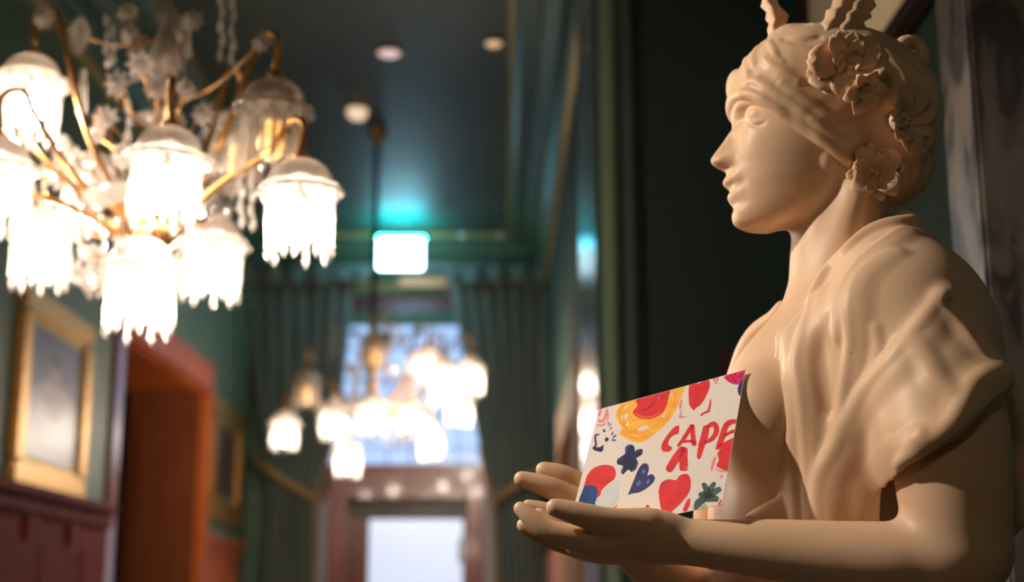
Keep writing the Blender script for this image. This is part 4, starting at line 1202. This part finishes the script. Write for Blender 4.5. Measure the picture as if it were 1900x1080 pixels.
def build_flowers():
    # angle 0 = the flower's right in the picture, 90 = up
    s1 = base_scarf.cast([(1566, 134), (1664, 226), (1616, 328), (1586, 170), (1598, 156)])
    F1 = [(100, 1.12, 22, PB), (118, 1.10, 30, PB), (78, 1.05, 26, PB), (60, 0.95, 30, PB), (165, 1.12, 16, PA), (195, 1.12, 12, PA), (222, 0.95, 12, PA), (35, 1.10, 20, PA), (5, 1.15, 18, PA),
          (335, 1.05, 14, PA), (300, 1.0, 18, PA), (262, 0.95, 22, PA), (240, 0.9, 20, PB), (140, 0.9, 35, PC), (20, 0.9, 48, PC)]
    flower('flower', s1[0] + np.array([0, -0.012, 0]), (-0.15, -1, -0.15), F1, (0.012, 9), 'largest carved flower above the temple')
    F1b = [(60, 0.9, 30, PC), (0, 1.0, 25, PC), (300, 1.05, 25, PC), (255, 1.25, 15, PC), (210, 1.1, 20, PC), (130, 0.9, 40, PC)]
    flower('flower', s1[4] + np.array([-0.004, -0.022, -0.012]), (0.05, -1, -0.5), F1b, (0.006, 4), 'small open carved bud set against the largest flower')
    F2 = [(a, sc, l, PA) for a, sc, l in ((70, 1.0, 25), (30, 1.0, 20), (350, 0.95, 15), (310, 1.05, 12), (275, 1.0, 12), (240, 0.85, 20))] + [(180, 0.95, 30, PC), (205, 1.05, 25, PC), (150, 0.9, 30, PC), (110, 0.85, 30, PA)]
    flower('flower', s1[1] + np.array([0.004, -0.004, 0]), (0.45, -1, 0.0), F2, (0.010, 7), 'shaded carved flower at the back of the head')
    F3 = [(a, 0.86 + 0.1 * ((a // 36) % 2), 18 + 10 * ((a // 36) % 3), PB if (a // 36) % 2 else PC) for a in range(0, 360, 36)]
    F3 = [(k * 30 + 8, (0.92, 1.45, 0.86)[k % 3], (20, 28, 34)[k % 3], (PB, PC, PB)[k % 3]) for k in range(12)] + [(165, 0.8, 38, PA), (195, 0.75, 34, PA)]
    flower('flower', s1[2] + np.array([0, -0.010, 0]), (-0.05, -1, -0.10), F3, (0.011, 8), 'carved flower below the ear with ragged petals')
build_flowers()

def leaf(name, pts_l, pts_r, Y0, lean, ribs, label):
    """serrated acanthus leaf between its two outlines (picture positions), with ribs and thickness"""
    n = len(pts_l); nv = 13
    vs = []; fs = []
    for side in (0, 1):
        for i in range(n):
            L = W(pts_l[i][0], pts_l[i][1], Y0 + lean * i / (n - 1)); R = W(pts_r[i][0], pts_r[i][1], Y0 + lean * i / (n - 1))
            for j in range(nv):
                t = j / (nv - 1)
                p = L * (1 - t) + R * t
                rip = 0.0035 * math.cos(ribs * 2 * math.pi * t) + 0.008 * (4 * t * (1 - t) - 1) * (-1)
                p = p + np.array([0, rip - 0.0005 + (0.007 * (0.4 + 1.6 * t * (1 - t)) if side else 0), 0])
                vs.append(p)
    m = n * nv
    for i in range(n - 1):
        for j in range(nv - 1):
            a = i * nv + j
            fs.append((a, a + 1, a + nv + 1, a + nv)); fs.append((m + a, m + a + nv, m + a + nv + 1, m + a + 1))
    rim = [j for j in range(nv)] + [i * nv + nv - 1 for i in range(1, n)] + [(n - 1) * nv + j for j in range(nv - 2, -1, -1)] + [i * nv for i in range(n - 2, 0, -1)]
    for a, b in zip(rim, rim[1:] + rim[:1]):
        fs.append((a, b, m + b, m + a))
    o = MB().add(vs, fs, True).build(name, marble, statue)
    o['label'] = label
    return o
leaf('leaf', [(1520, 52), (1524, 38), (1534, 28), (1537, 12), (1546, 8), (1550, -8), (1562, -14), (1572, -30), (1590, -38)],
     [(1582, 82), (1598, 56), (1608, 46), (1604, 38), (1620, 28), (1616, 20), (1628, 8), (1622, -6), (1612, -30)], YM - 0.072, 0.06, 2.5, 'carved leaf with a jagged edge standing on the headscarf')
leaf('leaf', [(1432, 66), (1427, 48), (1430, 36), (1424, 28), (1426, 14), (1415, 4), (1418, -8), (1412, -22)],
     [(1450, 62), (1452, 46), (1462, 38), (1468, 22), (1452, 10), (1446, -2), (1450, -14), (1432, -28)], YM + 0.01, -0.01, 2.0, 'small carved leaf curling above the forehead')
# painting on the right wall of the hall
def framed_r(name, A, B, z0, z1, X, label, canvas, frame_mat, fw, depth=0.05):
    root = tag(empty(name, (X, (A + B) / 2, z0), world=True), label, 'painting')
    for (y0, y1, a0, a1) in ((A, B, z0, z0 + fw), (A, B, z1 - fw, z1), (A, A + fw, z0 + fw * 0.9, z1 - fw * 0.9), (B - fw, B, z0 + fw * 0.9, z1 - fw * 0.9)):
        MB().bbox(X - depth, X, y0, y1, a0, a1, 0.012).build('frame_bar', frame_mat, root)
    MB().box(X - 0.015, X, A + fw * 0.8, B - fw * 0.8, z0 + fw * 0.8, z1 - fw * 0.8).build('canvas', canvas, root)
    return root
ra, rb = WX(1079, 800, XR - 0.03)[1], WX(1040, 800, XR - 0.03)[1]
framed_r('framed_painting', ra, rb, WX(1060, 1100, XR)[2], WX(1062, 735, XR)[2], XR, 'narrow gilt-framed painting beyond the glossy jamb', nmat('brown_canvas', (0.16, 0.05, 0.025), rough=0.95, spec=0.03), nmat('matt_gilding', (0.42, 0.20, 0.06), rough=0.7, spec=0.2), 0.22, 0.05)
wainr = structure(MB().bbox(XR - 0.03, XR, 5.0, YE - 0.3, 0, WX(1060, 990, XR)[2], 0.01), 'trim_11', wood_o)
# large picture on the side wall behind the statue
fa, fb_ = WX(1745, 30, XW)[1], WX(1500, 30, XW)[1]
zb_ = WX(1692, 72, XW)[2]
framed_r('framed_print', 2.55, fb_, zb_, zb_ + 0.95, XW, 'large picture with a cream sheet in a dark frame behind the statue', nmat('cream_sheet', (0.82, 0.66, 0.46), rough=0.6, var=(0.86, 0.72, 0.52), scale=3), nmat('dark_frame', (0.03, 0.014, 0.010), rough=0.4), 0.07, 0.04)
# unseen brass lamp added to brighten the cream sheet
pl = tag(empty('added_picture_light', (XW, 3.2, zb_ + 0.97), world=True), 'added brass picture light, out of view, brightening the large picture behind the statue', 'lamp')
MB().tube([(XW, 3.2, zb_ + 1.02), (XW - 0.10, 3.2, zb_ + 1.10), (XW - 0.20, 3.2, zb_ + 1.09)], 0.008, 8).build('arm', brass, pl)
MB().tube([(XW - 0.20, 2.95, zb_ + 1.09), (XW - 0.20, 3.45, zb_ + 1.09)], 0.025, 12).build('shade', brass, pl)
lamp_l = bpy.data.lights.new('added_picture_spot', 'SPOT'); lamp_l.energy = 16.0; lamp_l.color = (1.0, 0.76, 0.46); lamp_l.spot_size = math.radians(75); lamp_l.spot_blend = 0.4; lamp_l.shadow_soft_size = 0.02
lo_ = bpy.data.objects.new('added_picture_spot', lamp_l); lo_.location = (XW - 0.22, 3.2, zb_ + 1.05)
lo_.rotation_euler = (Vector((XW + 0.05, 3.15, zb_ + 0.45)) - Vector(lo_.location)).to_track_quat('-Z', 'X').to_euler()
link(lo_, pl)
# dark red frame low on the bay wall
b0 = W(1334, 652, YBAY + 0.10)
fr = tag(empty('framed_picture', (b0[0] + 0.2, YBAY + 0.1, b0[2] - 0.5), world=True), 'small picture in a dark red frame on the wall of the bay', 'painting')
for (x0, x1, z0, z1) in ((0, 0.42, -0.05, 0), (0, 0.42, -0.5, -0.45), (0, 0.05, -0.455, -0.045), (0.37, 0.42, -0.455, -0.045)):
    MB().bbox(b0[0] + x0, b0[0] + x1, YBAY + 0.085, YBAY + 0.12, b0[2] + z0, b0[2] + z1, 0.008).build('frame_bar', nmat('dark_red_frame', (0.09, 0.018, 0.012), rough=0.4) if x0 == 0 and z1 == 0 else bpy.data.materials['dark_red_frame'], fr)
MB().box(b0[0] + 0.04, b0[0] + 0.38, YBAY + 0.10, YBAY + 0.12, b0[2] - 0.46, b0[2] - 0.04).build('canvas', nmat('dusky_canvas', (0.05, 0.02, 0.015), rough=0.5), fr)

# grey marble pillar right of the statue
pm_ = bpy.data.materials.new('grey_marble'); pm_.use_nodes = True
N = pm_.node_tree.nodes; L = pm_.node_tree.links; b = N['Principled BSDF']; b.inputs['Roughness'].default_value = 0.35
tc = N.new('ShaderNodeTexCoord'); mp = N.new('ShaderNodeMapping'); mp.inputs['Scale'].default_value = (9, 9, 4.0); mp.inputs['Rotation'].default_value = (0.2, 0.5, 0.1)
L.new(tc.outputs['Object'], mp.inputs['Vector'])
n1 = N.new('ShaderNodeTexNoise'); n1.inputs['Scale'].default_value = 1.5; n1.inputs['Detail'].default_value = 8; n1.inputs['Distortion'].default_value = 1.2
L.new(mp.outputs['Vector'], n1.inputs['Vector'])
cr = N.new('ShaderNodeValToRGB'); cr.color_ramp.elements[0].color = (0.055, 0.045, 0.046, 1); cr.color_ramp.elements[1].color = (0.185, 0.150, 0.132, 1)
cr.color_ramp.elements[0].position = 0.38; cr.color_ramp.elements[1].position = 0.62
k_ = cr.color_ramp.elements.new(0.5); k_.color = (0.14, 0.115, 0.103, 1)
L.new(n1.outputs['Fac'], cr.inputs['Fac']); L.new(cr.outputs['Color'], b.inputs['Base Color'])
pil0 = W(1735, 0, 2.05); pil1 = W(1777, 490, 2.05)
PXX = W(1768, 490, 2.20)[0]
pil = tag(empty('marble_pillar', (PXX + 0.08, 2.12, 0), world=True), 'grey veined marble pillar standing behind the statue', 'pillar')
MB().bbox(PXX, PXX + 0.135, 2.05, 2.20, 0.25, 2.9, 0.006).build('shaft', pm_, pil)
MB().bbox(PXX - 0.03, PXX + 0.165, 2.02, 2.23, 0.0, 0.27, 0.012).build('base', pm_, pil)
MB().bbox(PXX - 0.03, PXX + 0.165, 2.02, 2.23, 2.88, 3.02, 0.012).build('capital', pm_, pil)
# pedestal under the statue
ped = tag(empty('pedestal', (0.42, YM, 0), world=True), 'dark stone pedestal under the statue', 'pedestal')
dk = nmat('dark_stone', (0.06, 0.055, 0.05), rough=0.4, var=(0.09, 0.08, 0.075), scale=12)
MB().bbox(0.18, 0.64, YM - 0.24, YM + 0.22, 0.06, 1.148, 0.01).build('shaft', dk, ped)
MB().bbox(0.14, 0.68, YM - 0.28, YM + 0.26, 0.0, 0.08, 0.01).build('plinth', dk, ped)

# housings made up for the added key spot and fill globe
sp = tag(empty('added_key_spotlight', (XL, KEY_POS[1], KEY_POS[2]), world=True), 'added black key spotlight, out of view, aimed at the statue', 'spotlight')
kd = (Vector((0.40, 1.58, 1.55)) - Vector(KEY_POS)).normalized()
kp = Vector(KEY_POS)
blk = bpy.data.materials['black_metal']
MB().tube([kp - kd * 0.16, kp - kd * 0.05], 0.05, 20).build('body', blk, sp)
MB().tube([kp - kd * 0.055, kp + kd * 0.02], 0.056, 20, caps=False).build('hood', blk, sp)
MB().tube([(XL, KEY_POS[1], KEY_POS[2]), tuple(kp - kd * 0.12)], 0.012, 10).build('bracket', blk, sp)
gl = tag(empty('added_fill_globe', (GLOBE[0], GLOBE[1], ZC), world=True), 'opal glass globe pendant on a brass rod', 'lamp')
MB().tube([(GLOBE[0], GLOBE[1], ZC), (GLOBE[0], GLOBE[1], GLOBE[2] + 0.17)], 0.008, 10).build('rod', brass, gl)
MB().lathe([(0.05, 0.19), (0.06, 0.17), (0.05, 0.15), (0.02, 0.15)], 20, GLOBE).build('gallery', brass, gl)
MB().lathe([(0.05, 0.16), (0.06, 0.15), (0.13, 0.10), (0.16, 0.0), (0.13, -0.10), (0.06, -0.15), (0.001, -0.16)], 24, GLOBE).build('globe', crystal_mat('opal_glass', (0.95, 0.9, 0.82), 0.85, 0.2), gl)
skin.mesh((0.0, 1.30, 1.20), (0.64, 1.86, 1.99), 0.0015, 'body', marble, statue, 3, 9, 1.66)
scarf.mesh((0.22, 1.46, 1.62), (0.58, 1.74, 2.02), 0.0015, 'headscarf', marble, statue)
hair.mesh((0.22, 1.56, 1.72), (0.34, 1.72, 1.90), 0.0018, 'hair_lock', marble, statue)
drape.mesh((0.20, 1.29, 1.15), (0.64, 1.86, 1.75), 0.0019, 'drapery', marble, statue, 3)
# ------------------------------------------------------------------ the painted card held in the hands
C_TL, C_TR, C_BR = W(1110, 760, 1.625), W(1383, 686, 1.500), W(1340, 936, 1.425)
C_BL = C_TL + C_BR - C_TR
card_n = np.cross(C_TR - C_BR, C_BL - C_BR); card_n /= np.linalg.norm(card_n)
if card_n[1] > 0: card_n = -card_n                       # towards the camera side
card_mat = nmat('card_paper', (0.76, 0.69, 0.655), rough=0.75, var=(0.80, 0.735, 0.70), scale=300, bump=0.08, bscale=600, spec=0.2)
def paint(name, col, var, dry=0.62):
    m = nmat(name, col, rough=0.65, var=var, scale=45, stretch=(1, 1, 2.5), detail=8, spec=0.25)
    nt = m.node_tree; N = nt.nodes; L = nt.links; b = N['Principled BSDF']
    src = b.inputs['Base Color'].links[0].from_socket
    tc = N.new('ShaderNodeTexCoord'); mp = N.new('ShaderNodeMapping'); mp.inputs['Scale'].default_value = (140, 140, 40); mp.inputs['Rotation'].default_value = (0.3, 0.5, 0.2)
    nz = N.new('ShaderNodeTexNoise'); nz.inputs['Scale'].default_value = 1.0; nz.inputs['Detail'].default_value = 6
    cr = N.new('ShaderNodeValToRGB'); cr.color_ramp.elements[0].position = dry; cr.color_ramp.elements[1].position = dry + 0.06
    mx = N.new('ShaderNodeMix'); mx.data_type = 'RGBA'
    mx.inputs['B'].default_value = (0.86, 0.72, 0.68, 1)
    L.new(tc.outputs['Object'], mp.inputs['Vector']); L.new(mp.outputs['Vector'], nz.inputs['Vector']); L.new(nz.outputs['Fac'], cr.inputs['Fac'])
    L.new(cr.outputs['Color'], mx.inputs['Factor']); L.new(src, mx.inputs['A']); L.new(mx.outputs['Result'], b.inputs['Base Color'])
    return m
paints = {
    'red': paint('paint_red', (0.80, 0.018, 0.030), (0.60, 0.008, 0.015), 0.70),
    'yellow': paint('paint_yellow', (0.95, 0.55, 0.06), (0.88, 0.33, 0.03), 0.64),
    'navy': nmat('paint_navy', (0.022, 0.030, 0.110), rough=0.6, spec=0.12, var=(0.010, 0.014, 0.050), scale=60, detail=8),
    'violet': nmat('paint_violet', (0.045, 0.042, 0.170), rough=0.6, spec=0.12, var=(0.035, 0.038, 0.14), scale=60, detail=8),
    'blue': nmat('paint_blue', (0.020, 0.078, 0.280), rough=0.6, spec=0.12, var=(0.012, 0.045, 0.17), scale=60, stretch=(3, 1, 1), detail=8),
    'pale': nmat('paint_pale_blue', (0.52, 0.62, 0.66), rough=0.6, spec=0.12, var=(0.68, 0.72, 0.72), scale=60, detail=8),
    'pink': paint('paint_pink', (0.78, 0.13, 0.22), (0.84, 0.30, 0.36), 0.56),
    'magenta': nmat('paint_magenta', (0.60, 0.012, 0.10), rough=0.6, spec=0.12, var=(0.74, 0.03, 0.16), scale=60, detail=8),
    'green': nmat('paint_dark_green', (0.050, 0.085, 0.085), rough=0.6, spec=0.12, var=(0.10, 0.15, 0.15), scale=60, detail=8),
    'leaf': nmat('paint_light_green', (0.36, 0.52, 0.26), rough=0.6, spec=0.12),
    'orange': nmat('paint_orange', (0.90, 0.20, 0.03), rough=0.6, spec=0.12),
    'dark': nmat('paint_dark_red', (0.16, 0.02, 0.05), rough=0.6, spec=0.12),
    'sky': nmat('paint_mid_blue', (0.10, 0.16, 0.42), rough=0.6, spec=0.12),
    'amber': nmat('paint_amber', (0.86, 0.34, 0.03), rough=0.6, spec=0.12),
    'cream': card_mat,
}
card = MB()
th = 0.0006
vs = [C_TL, C_TR, C_BR, C_BL]
card.add([p for p in vs] + [p - card_n * th for p in vs], [(0, 1, 2, 3), (7, 6, 5, 4), (0, 4, 5, 1), (1, 5, 6, 2), (2, 6, 7, 3), (3, 7, 4, 0)])
card_o = empty('postcard', tuple((C_BL + C_BR) / 2), world=True)
tag(card_o, 'white postcard painted with hearts, flowers and red letters, held in the statue\'s hands', 'card')
card.build('paper', card_mat, card_o)

def on_card(px, py, lift):
    r = ray(px, py)
    t = np.dot(C_TL + card_n * lift - CAM, card_n) / np.dot(r, card_n)
    return CAM + r * t
# painted marks: outlines read off a 3.6x enlargement of the card (origin 1060, 670)
def cp(a): return (1060 + a[0] / 3.6, 670 + a[1] / 3.6)
_ax = (C_TR - C_TL); _ay = (C_BL - C_TL)
_lay = [0]
def clip_to_card(poly):
    """keep the part of a mark that lies on the card (card coordinates 0..1)"""
    def cc(P):
        M = np.stack([_ax, _ay], 1); sol = np.linalg.lstsq(M, P - C_TL, rcond=None)[0]; return sol
    pts = [cc(p) for p in poly]
    for ax, lim, sg in ((0, 0.002, 1), (0, 0.998, -1), (1, 0.002, 1), (1, 0.998, -1)):
        out = []
        for i in range(len(pts)):
            a, b = pts[i - 1], pts[i]
            ia, ib = sg * (a[ax] - lim) >= 0, sg * (b[ax] - lim) >= 0
            if ia != ib:
                t = (lim - a[ax]) / (b[ax] - a[ax]); out.append(a + t * (b - a))
            if ib: out.append(b)
        pts = out
        if len(pts) < 3: return None
    return pts
def mark(name, polys, mat, curve=True, one=False):
    if len(polys) > 1 and not one:
        for p in polys: mark(name, [p], mat, curve)
        return
    _lay[0] += 1
    lift = 0.00001 + 0.000002 * _lay[0]
    m = MB()
    for poly in polys:
        q = [cp(a) for a in poly]
        if curve: q = [tuple(p) for p in catmull(q + [q[0]], len(q) * 4)[:-1]]
        P = [on_card(x, y, 0) for x, y in q]
        c = clip_to_card(P)
        if c is None: continue
        P = [C_TL + _ax * a + _ay * b + card_n * lift for a, b in c]
        m.add(P, [tuple(range(len(P)))])
    me = bpy.data.meshes.new(name); me.from_pydata(m.v, [], m.f); me.materials.append(paints[mat])
    bm = bmesh.new(); bm.from_mesh(me); bmesh.ops.triangulate(bm, faces=bm.faces[:]); bm.to_mesh(me); bm.free()
    return link(bpy.data.objects.new(name, me), card_o)
def stroke(pts, w):
    """outline of a brush stroke along pts with widths w"""
    P = catmull([(a[0], a[1]) for a in pts], max(6, 4 * len(pts)))
    ws = np.interp(np.linspace(0, 1, len(P)), np.linspace(0, 1, len(w)), w) if hasattr(w, '__len__') else np.full(len(P), w)
    T = np.gradient(P, axis=0); T /= np.linalg.norm(T, axis=1)[:, None] + 1e-9
    N_ = np.stack([-T[:, 1], T[:, 0]], 1)
    t = np.linspace(0, 1, len(P)); ws = ws * np.clip(np.minimum(t, 1 - t) * 9 + 0.35, 0, 1) ** 0.5
    L = P + N_ * ws[:, None] / 2; R = P - N_ * ws[:, None] / 2
    return [tuple(p) for p in L] + [tuple(p) for p in R[::-1]]
rng = random.Random(5)
# yellow swirl with red centre
mark('painted_swirl', [[(330, 285), (300, 340), (310, 400), (335, 440), (325, 490), (370, 520), (420, 540), (480, 540), (540, 500), (600, 450), (660, 390), (700, 320), (740, 230), (760, 165), (700, 150), (560, 190), (420, 240)]], 'yellow')
mark('painted_swirl_gap', [[(440, 460), (480, 432), (515, 436), (500, 455), (460, 466)], [(610, 368), (624, 345), (634, 350), (628, 372), (614, 382)], [(335, 370), (345, 358), (350, 375), (340, 390)], [(352, 300), (375, 285), (378, 300), (362, 322)], [(655, 225), (672, 210), (676, 225), (662, 240)]], 'cream')
mark('painted_swirl_centre', [[(430, 262), (440, 300), (415, 330), (420, 360), (470, 385), (540, 385), (610, 345), (635, 300), (650, 240), (655, 195), (560, 215), (480, 240)]], 'red')
mark('painted_swirl_line', [stroke([(470, 335), (520, 310), (560, 265), (580, 240)], [5, 8, 4])], 'dark', False)
for _pts in ([(340, 300), (320, 370), (350, 440), (420, 480), (510, 470), (590, 410), (650, 330)], [(360, 330), (350, 400), (400, 500), (480, 515), (560, 465)], [(700, 200), (690, 280), (650, 360), (600, 420)], [(330, 470), (380, 505), (450, 525)], [(310, 345), (330, 320), (400, 268)]):
    mark('painted_swirl_line', [stroke(_pts, [5, 9, 6, 4])], 'amber', False)
mark('painted_swirl_line', [stroke([(425, 345), (470, 372), (540, 372), (600, 335)], [4, 8, 6, 3])], 'orange', False)
# pink ring, blue face marks
mark('painted_ring', [stroke([(205, 300), (190, 350), (185, 400), (215, 395), (235, 350), (240, 310)], [14, 16, 18, 16, 14])], 'pink', False)
mark('painted_ring', [stroke([(170, 425), (210, 428), (240, 395), (250, 330)], [10, 12, 12, 8])], 'pink', False)
mark('painted_bracket', [stroke([(190, 490), (160, 500), (165, 560), (150, 585), (200, 595), (212, 560)], [10, 14, 14, 16, 20, 10]), [(148, 575), (152, 590), (200, 610), (216, 560), (190, 575)]], 'violet', False, True)
mark('painted_dot', [[(210, 465), (216, 455), (226, 458), (228, 470), (218, 477)], [(224, 522), (232, 510), (246, 512), (250, 525), (238, 538), (226, 535)]], 'navy')
mark('painted_dash', [stroke([(243, 430), (254, 405)], [4, 9, 4]), stroke([(252, 440), (268, 415)], [4, 9, 4]), stroke([(255, 460), (276, 440)], [4, 9, 4]), stroke([(268, 500), (280, 470)], [4, 14, 4]),
     stroke([(274, 515), (303, 492)], [5, 16, 5]), stroke([(266, 527), (302, 530)], [6, 18, 6])], 'sky', False)
# navy flower
mark('painted_flower', [[(360, 620), (362, 575), (392, 558), (420, 570), (425, 605), (440, 592), (475, 590), (470, 625), (435, 650), (446, 680), (430, 725), (400, 740), (380, 725), (345, 758), (333, 735), (345, 700), (310, 690), (306, 660), (330, 640)]], 'navy')
mark('painted_flower_light', [stroke([(366, 618), (370, 580), (392, 566)], 4), stroke([(312, 670), (330, 650), (348, 655)], 4), stroke([(405, 735), (430, 715), (440, 685)], 4), stroke([(338, 745), (350, 715)], 4), stroke([(440, 605), (465, 598)], 4)], 'sky', False)
# violet heart
mark('painted_heart', [[(378, 895), (400, 840), (425, 780), (450, 720), (480, 685), (510, 690), (518, 725), (508, 765), (535, 755), (558, 775), (548, 810), (510, 845), (460, 875), (410, 885)]], 'violet')
mark('painted_heart_spot', [[(470, 735), (482, 722), (496, 730), (490, 750), (474, 752)], [(500, 805), (515, 790), (526, 800), (515, 820), (502, 822)], [(435, 820), (450, 798), (466, 802), (455, 830), (440, 838)]], 'sky')
# red flower, blue and pale petals
mark('painted_petal', [[(95, 800), (105, 765), (150, 715), (220, 693), (280, 705), (298, 745), (285, 790), (240, 825), (200, 870), (195, 905), (168, 905), (172, 855), (150, 835), (110, 832), (85, 838)]], 'red')
mark('painted_petal', [[(85, 838), (120, 828), (170, 845), (175, 890), (165, 935), (150, 985), (100, 975), (50, 945), (70, 880)]], 'blue')
mark('painted_petal', [[(160, 970), (165, 930), (215, 870), (250, 825), (300, 795), (320, 810), (318, 870), (310, 930), (290, 960), (230, 990), (180, 990)]], 'pale')
mark('painted_fleck', [[(200, 995), (240, 985), (285, 975), (300, 960), (305, 970), (285, 1000), (240, 1003)]], 'orange')
# hearts and letters
mark('painted_heart', [[(783, 200), (790, 155), (820, 140), (850, 150), (890, 128), (920, 130), (925, 170), (905, 225), (870, 285), (830, 315), (820, 330), (790, 295), (785, 250)]], 'red')
mark('painted_letter', [stroke([(738, 255), (728, 300), (735, 345), (726, 375), (770, 370)], [8, 18, 10, 16, 8])], 'pink', False)
mark('painted_letter', [stroke([(932, 255), (925, 300), (915, 335), (885, 348), (864, 366)], [8, 14, 16, 12, 14])], 'red', False)
mark('painted_fleck', [[(942, 120), (970, 105), (985, 115), (968, 155), (955, 140)]], 'pink')
mark('painted_letter', [[(722, 430), (690, 440), (645, 490), (608, 548), (602, 588), (620, 606), (660, 602), (673, 578), (655, 566), (646, 548), (664, 512), (690, 494), (716, 482)]], 'red')
mark('painted_letter', [stroke([(710, 572), (750, 520), (792, 455), (812, 425)], [18.9, 27, 29.7, 29.7]), stroke([(812, 425), (812, 490), (822, 568)], [27, 32.4, 35.1]), stroke([(745, 540), (790, 535), (830, 548)], [16.2, 18.9, 16.2])], 'red', False, True)
mark('painted_letter', [stroke([(905, 430), (890, 500), (868, 570), (850, 655)], [43.2, 48, 43.2, 26.4]), stroke([(905, 440), (955, 420), (970, 465), (945, 515), (890, 548)], [26.4, 33.6, 36, 31.2, 19.2])], 'red', False, True)
mark('painted_letter', [stroke([(1120, 400), (1060, 410), (1030, 440), (1010, 500), (985, 570), (965, 588)], [22.5, 37.5, 37.5, 42.5, 35, 15]), stroke([(1020, 500), (1080, 470), (1110, 465)], [17.5, 22.5, 17.5]), stroke([(985, 570), (1050, 545), (1110, 510)], [17.5, 32.5, 22.5])], 'red', False, True)
mark('painted_blot', [[(975, 620), (1010, 570), (1060, 550), (1090, 520), (1110, 540), (1100, 640), (1085, 720), (1050, 740), (1000, 720), (970, 700), (985, 660)]], 'red')
mark('painted_blot', [stroke([(960, 640), (945, 690), (935, 735)], [22, 18, 14]), stroke([(1010, 758), (995, 785)], [14, 8]), stroke([(960, 720), (1000, 735), (1045, 738)], [10, 12, 10])], 'pink', False)
mark('painted_caret', [stroke([(750, 575), (700, 650), (645, 738)], [43.2, 55.2, 50.4]), stroke([(758, 575), (750, 650), (752, 735)], [40.8, 55.2, 60])], 'red', False, True)
mark('painted_heart', [[(583, 870), (600, 815), (650, 790), (700, 795), (725, 765), (775, 755), (798, 800), (790, 870), (750, 930), (700, 980), (645, 1025), (610, 1005), (592, 950)]], 'red')
mark('painted_dash', [stroke([(788, 920), (775, 960), (755, 1005)], [18, 32, 26]), stroke([(512, 962), (505, 990)], [22, 28])], 'red', False)
# dark green palm
mark('painted_palm', [stroke([(880, 815), (905, 860), (915, 900)], [27, 45.9, 40.5]), stroke([(960, 810), (935, 850), (915, 900)], [24.3, 40.5, 35.1]), stroke([(1000, 850), (950, 880), (915, 915)], [35.1, 43.2, 29.7]), stroke([(985, 925), (930, 915), (900, 930)], [35.1, 54, 35.1]),
     stroke([(850, 895), (890, 890), (920, 905)], [27, 40.5, 32.4]), stroke([(905, 905), (850, 950), (825, 995)], [45.9, 54, 18.9])], 'green', False, True)
mark('painted_stem', [stroke([(890, 955), (880, 990)], [34, 38])], 'leaf', False)
mark('painted_fleck', [[(975, 968), (995, 930), (1005, 925), (992, 965)]], 'magenta')
mark('painted_bloom', [[(1018, 110), (1050, 85), (1110, 65), (1175, 50), (1160, 110), (1135, 140), (1110, 158), (1060, 145)]], 'magenta')
mark('painted_bloom_line', [stroke([(1060, 90), (1090, 120), (1100, 150)], 5), stroke([(1090, 80), (1110, 105), (1140, 85)], 5), stroke([(1120, 110), (1140, 100), (1150, 80)], 5)], 'dark', False)
mark('painted_spot', [[(1160, 110), (1130, 140), (1112, 185), (1120, 225), (1145, 240), (1170, 200)]], 'violet')
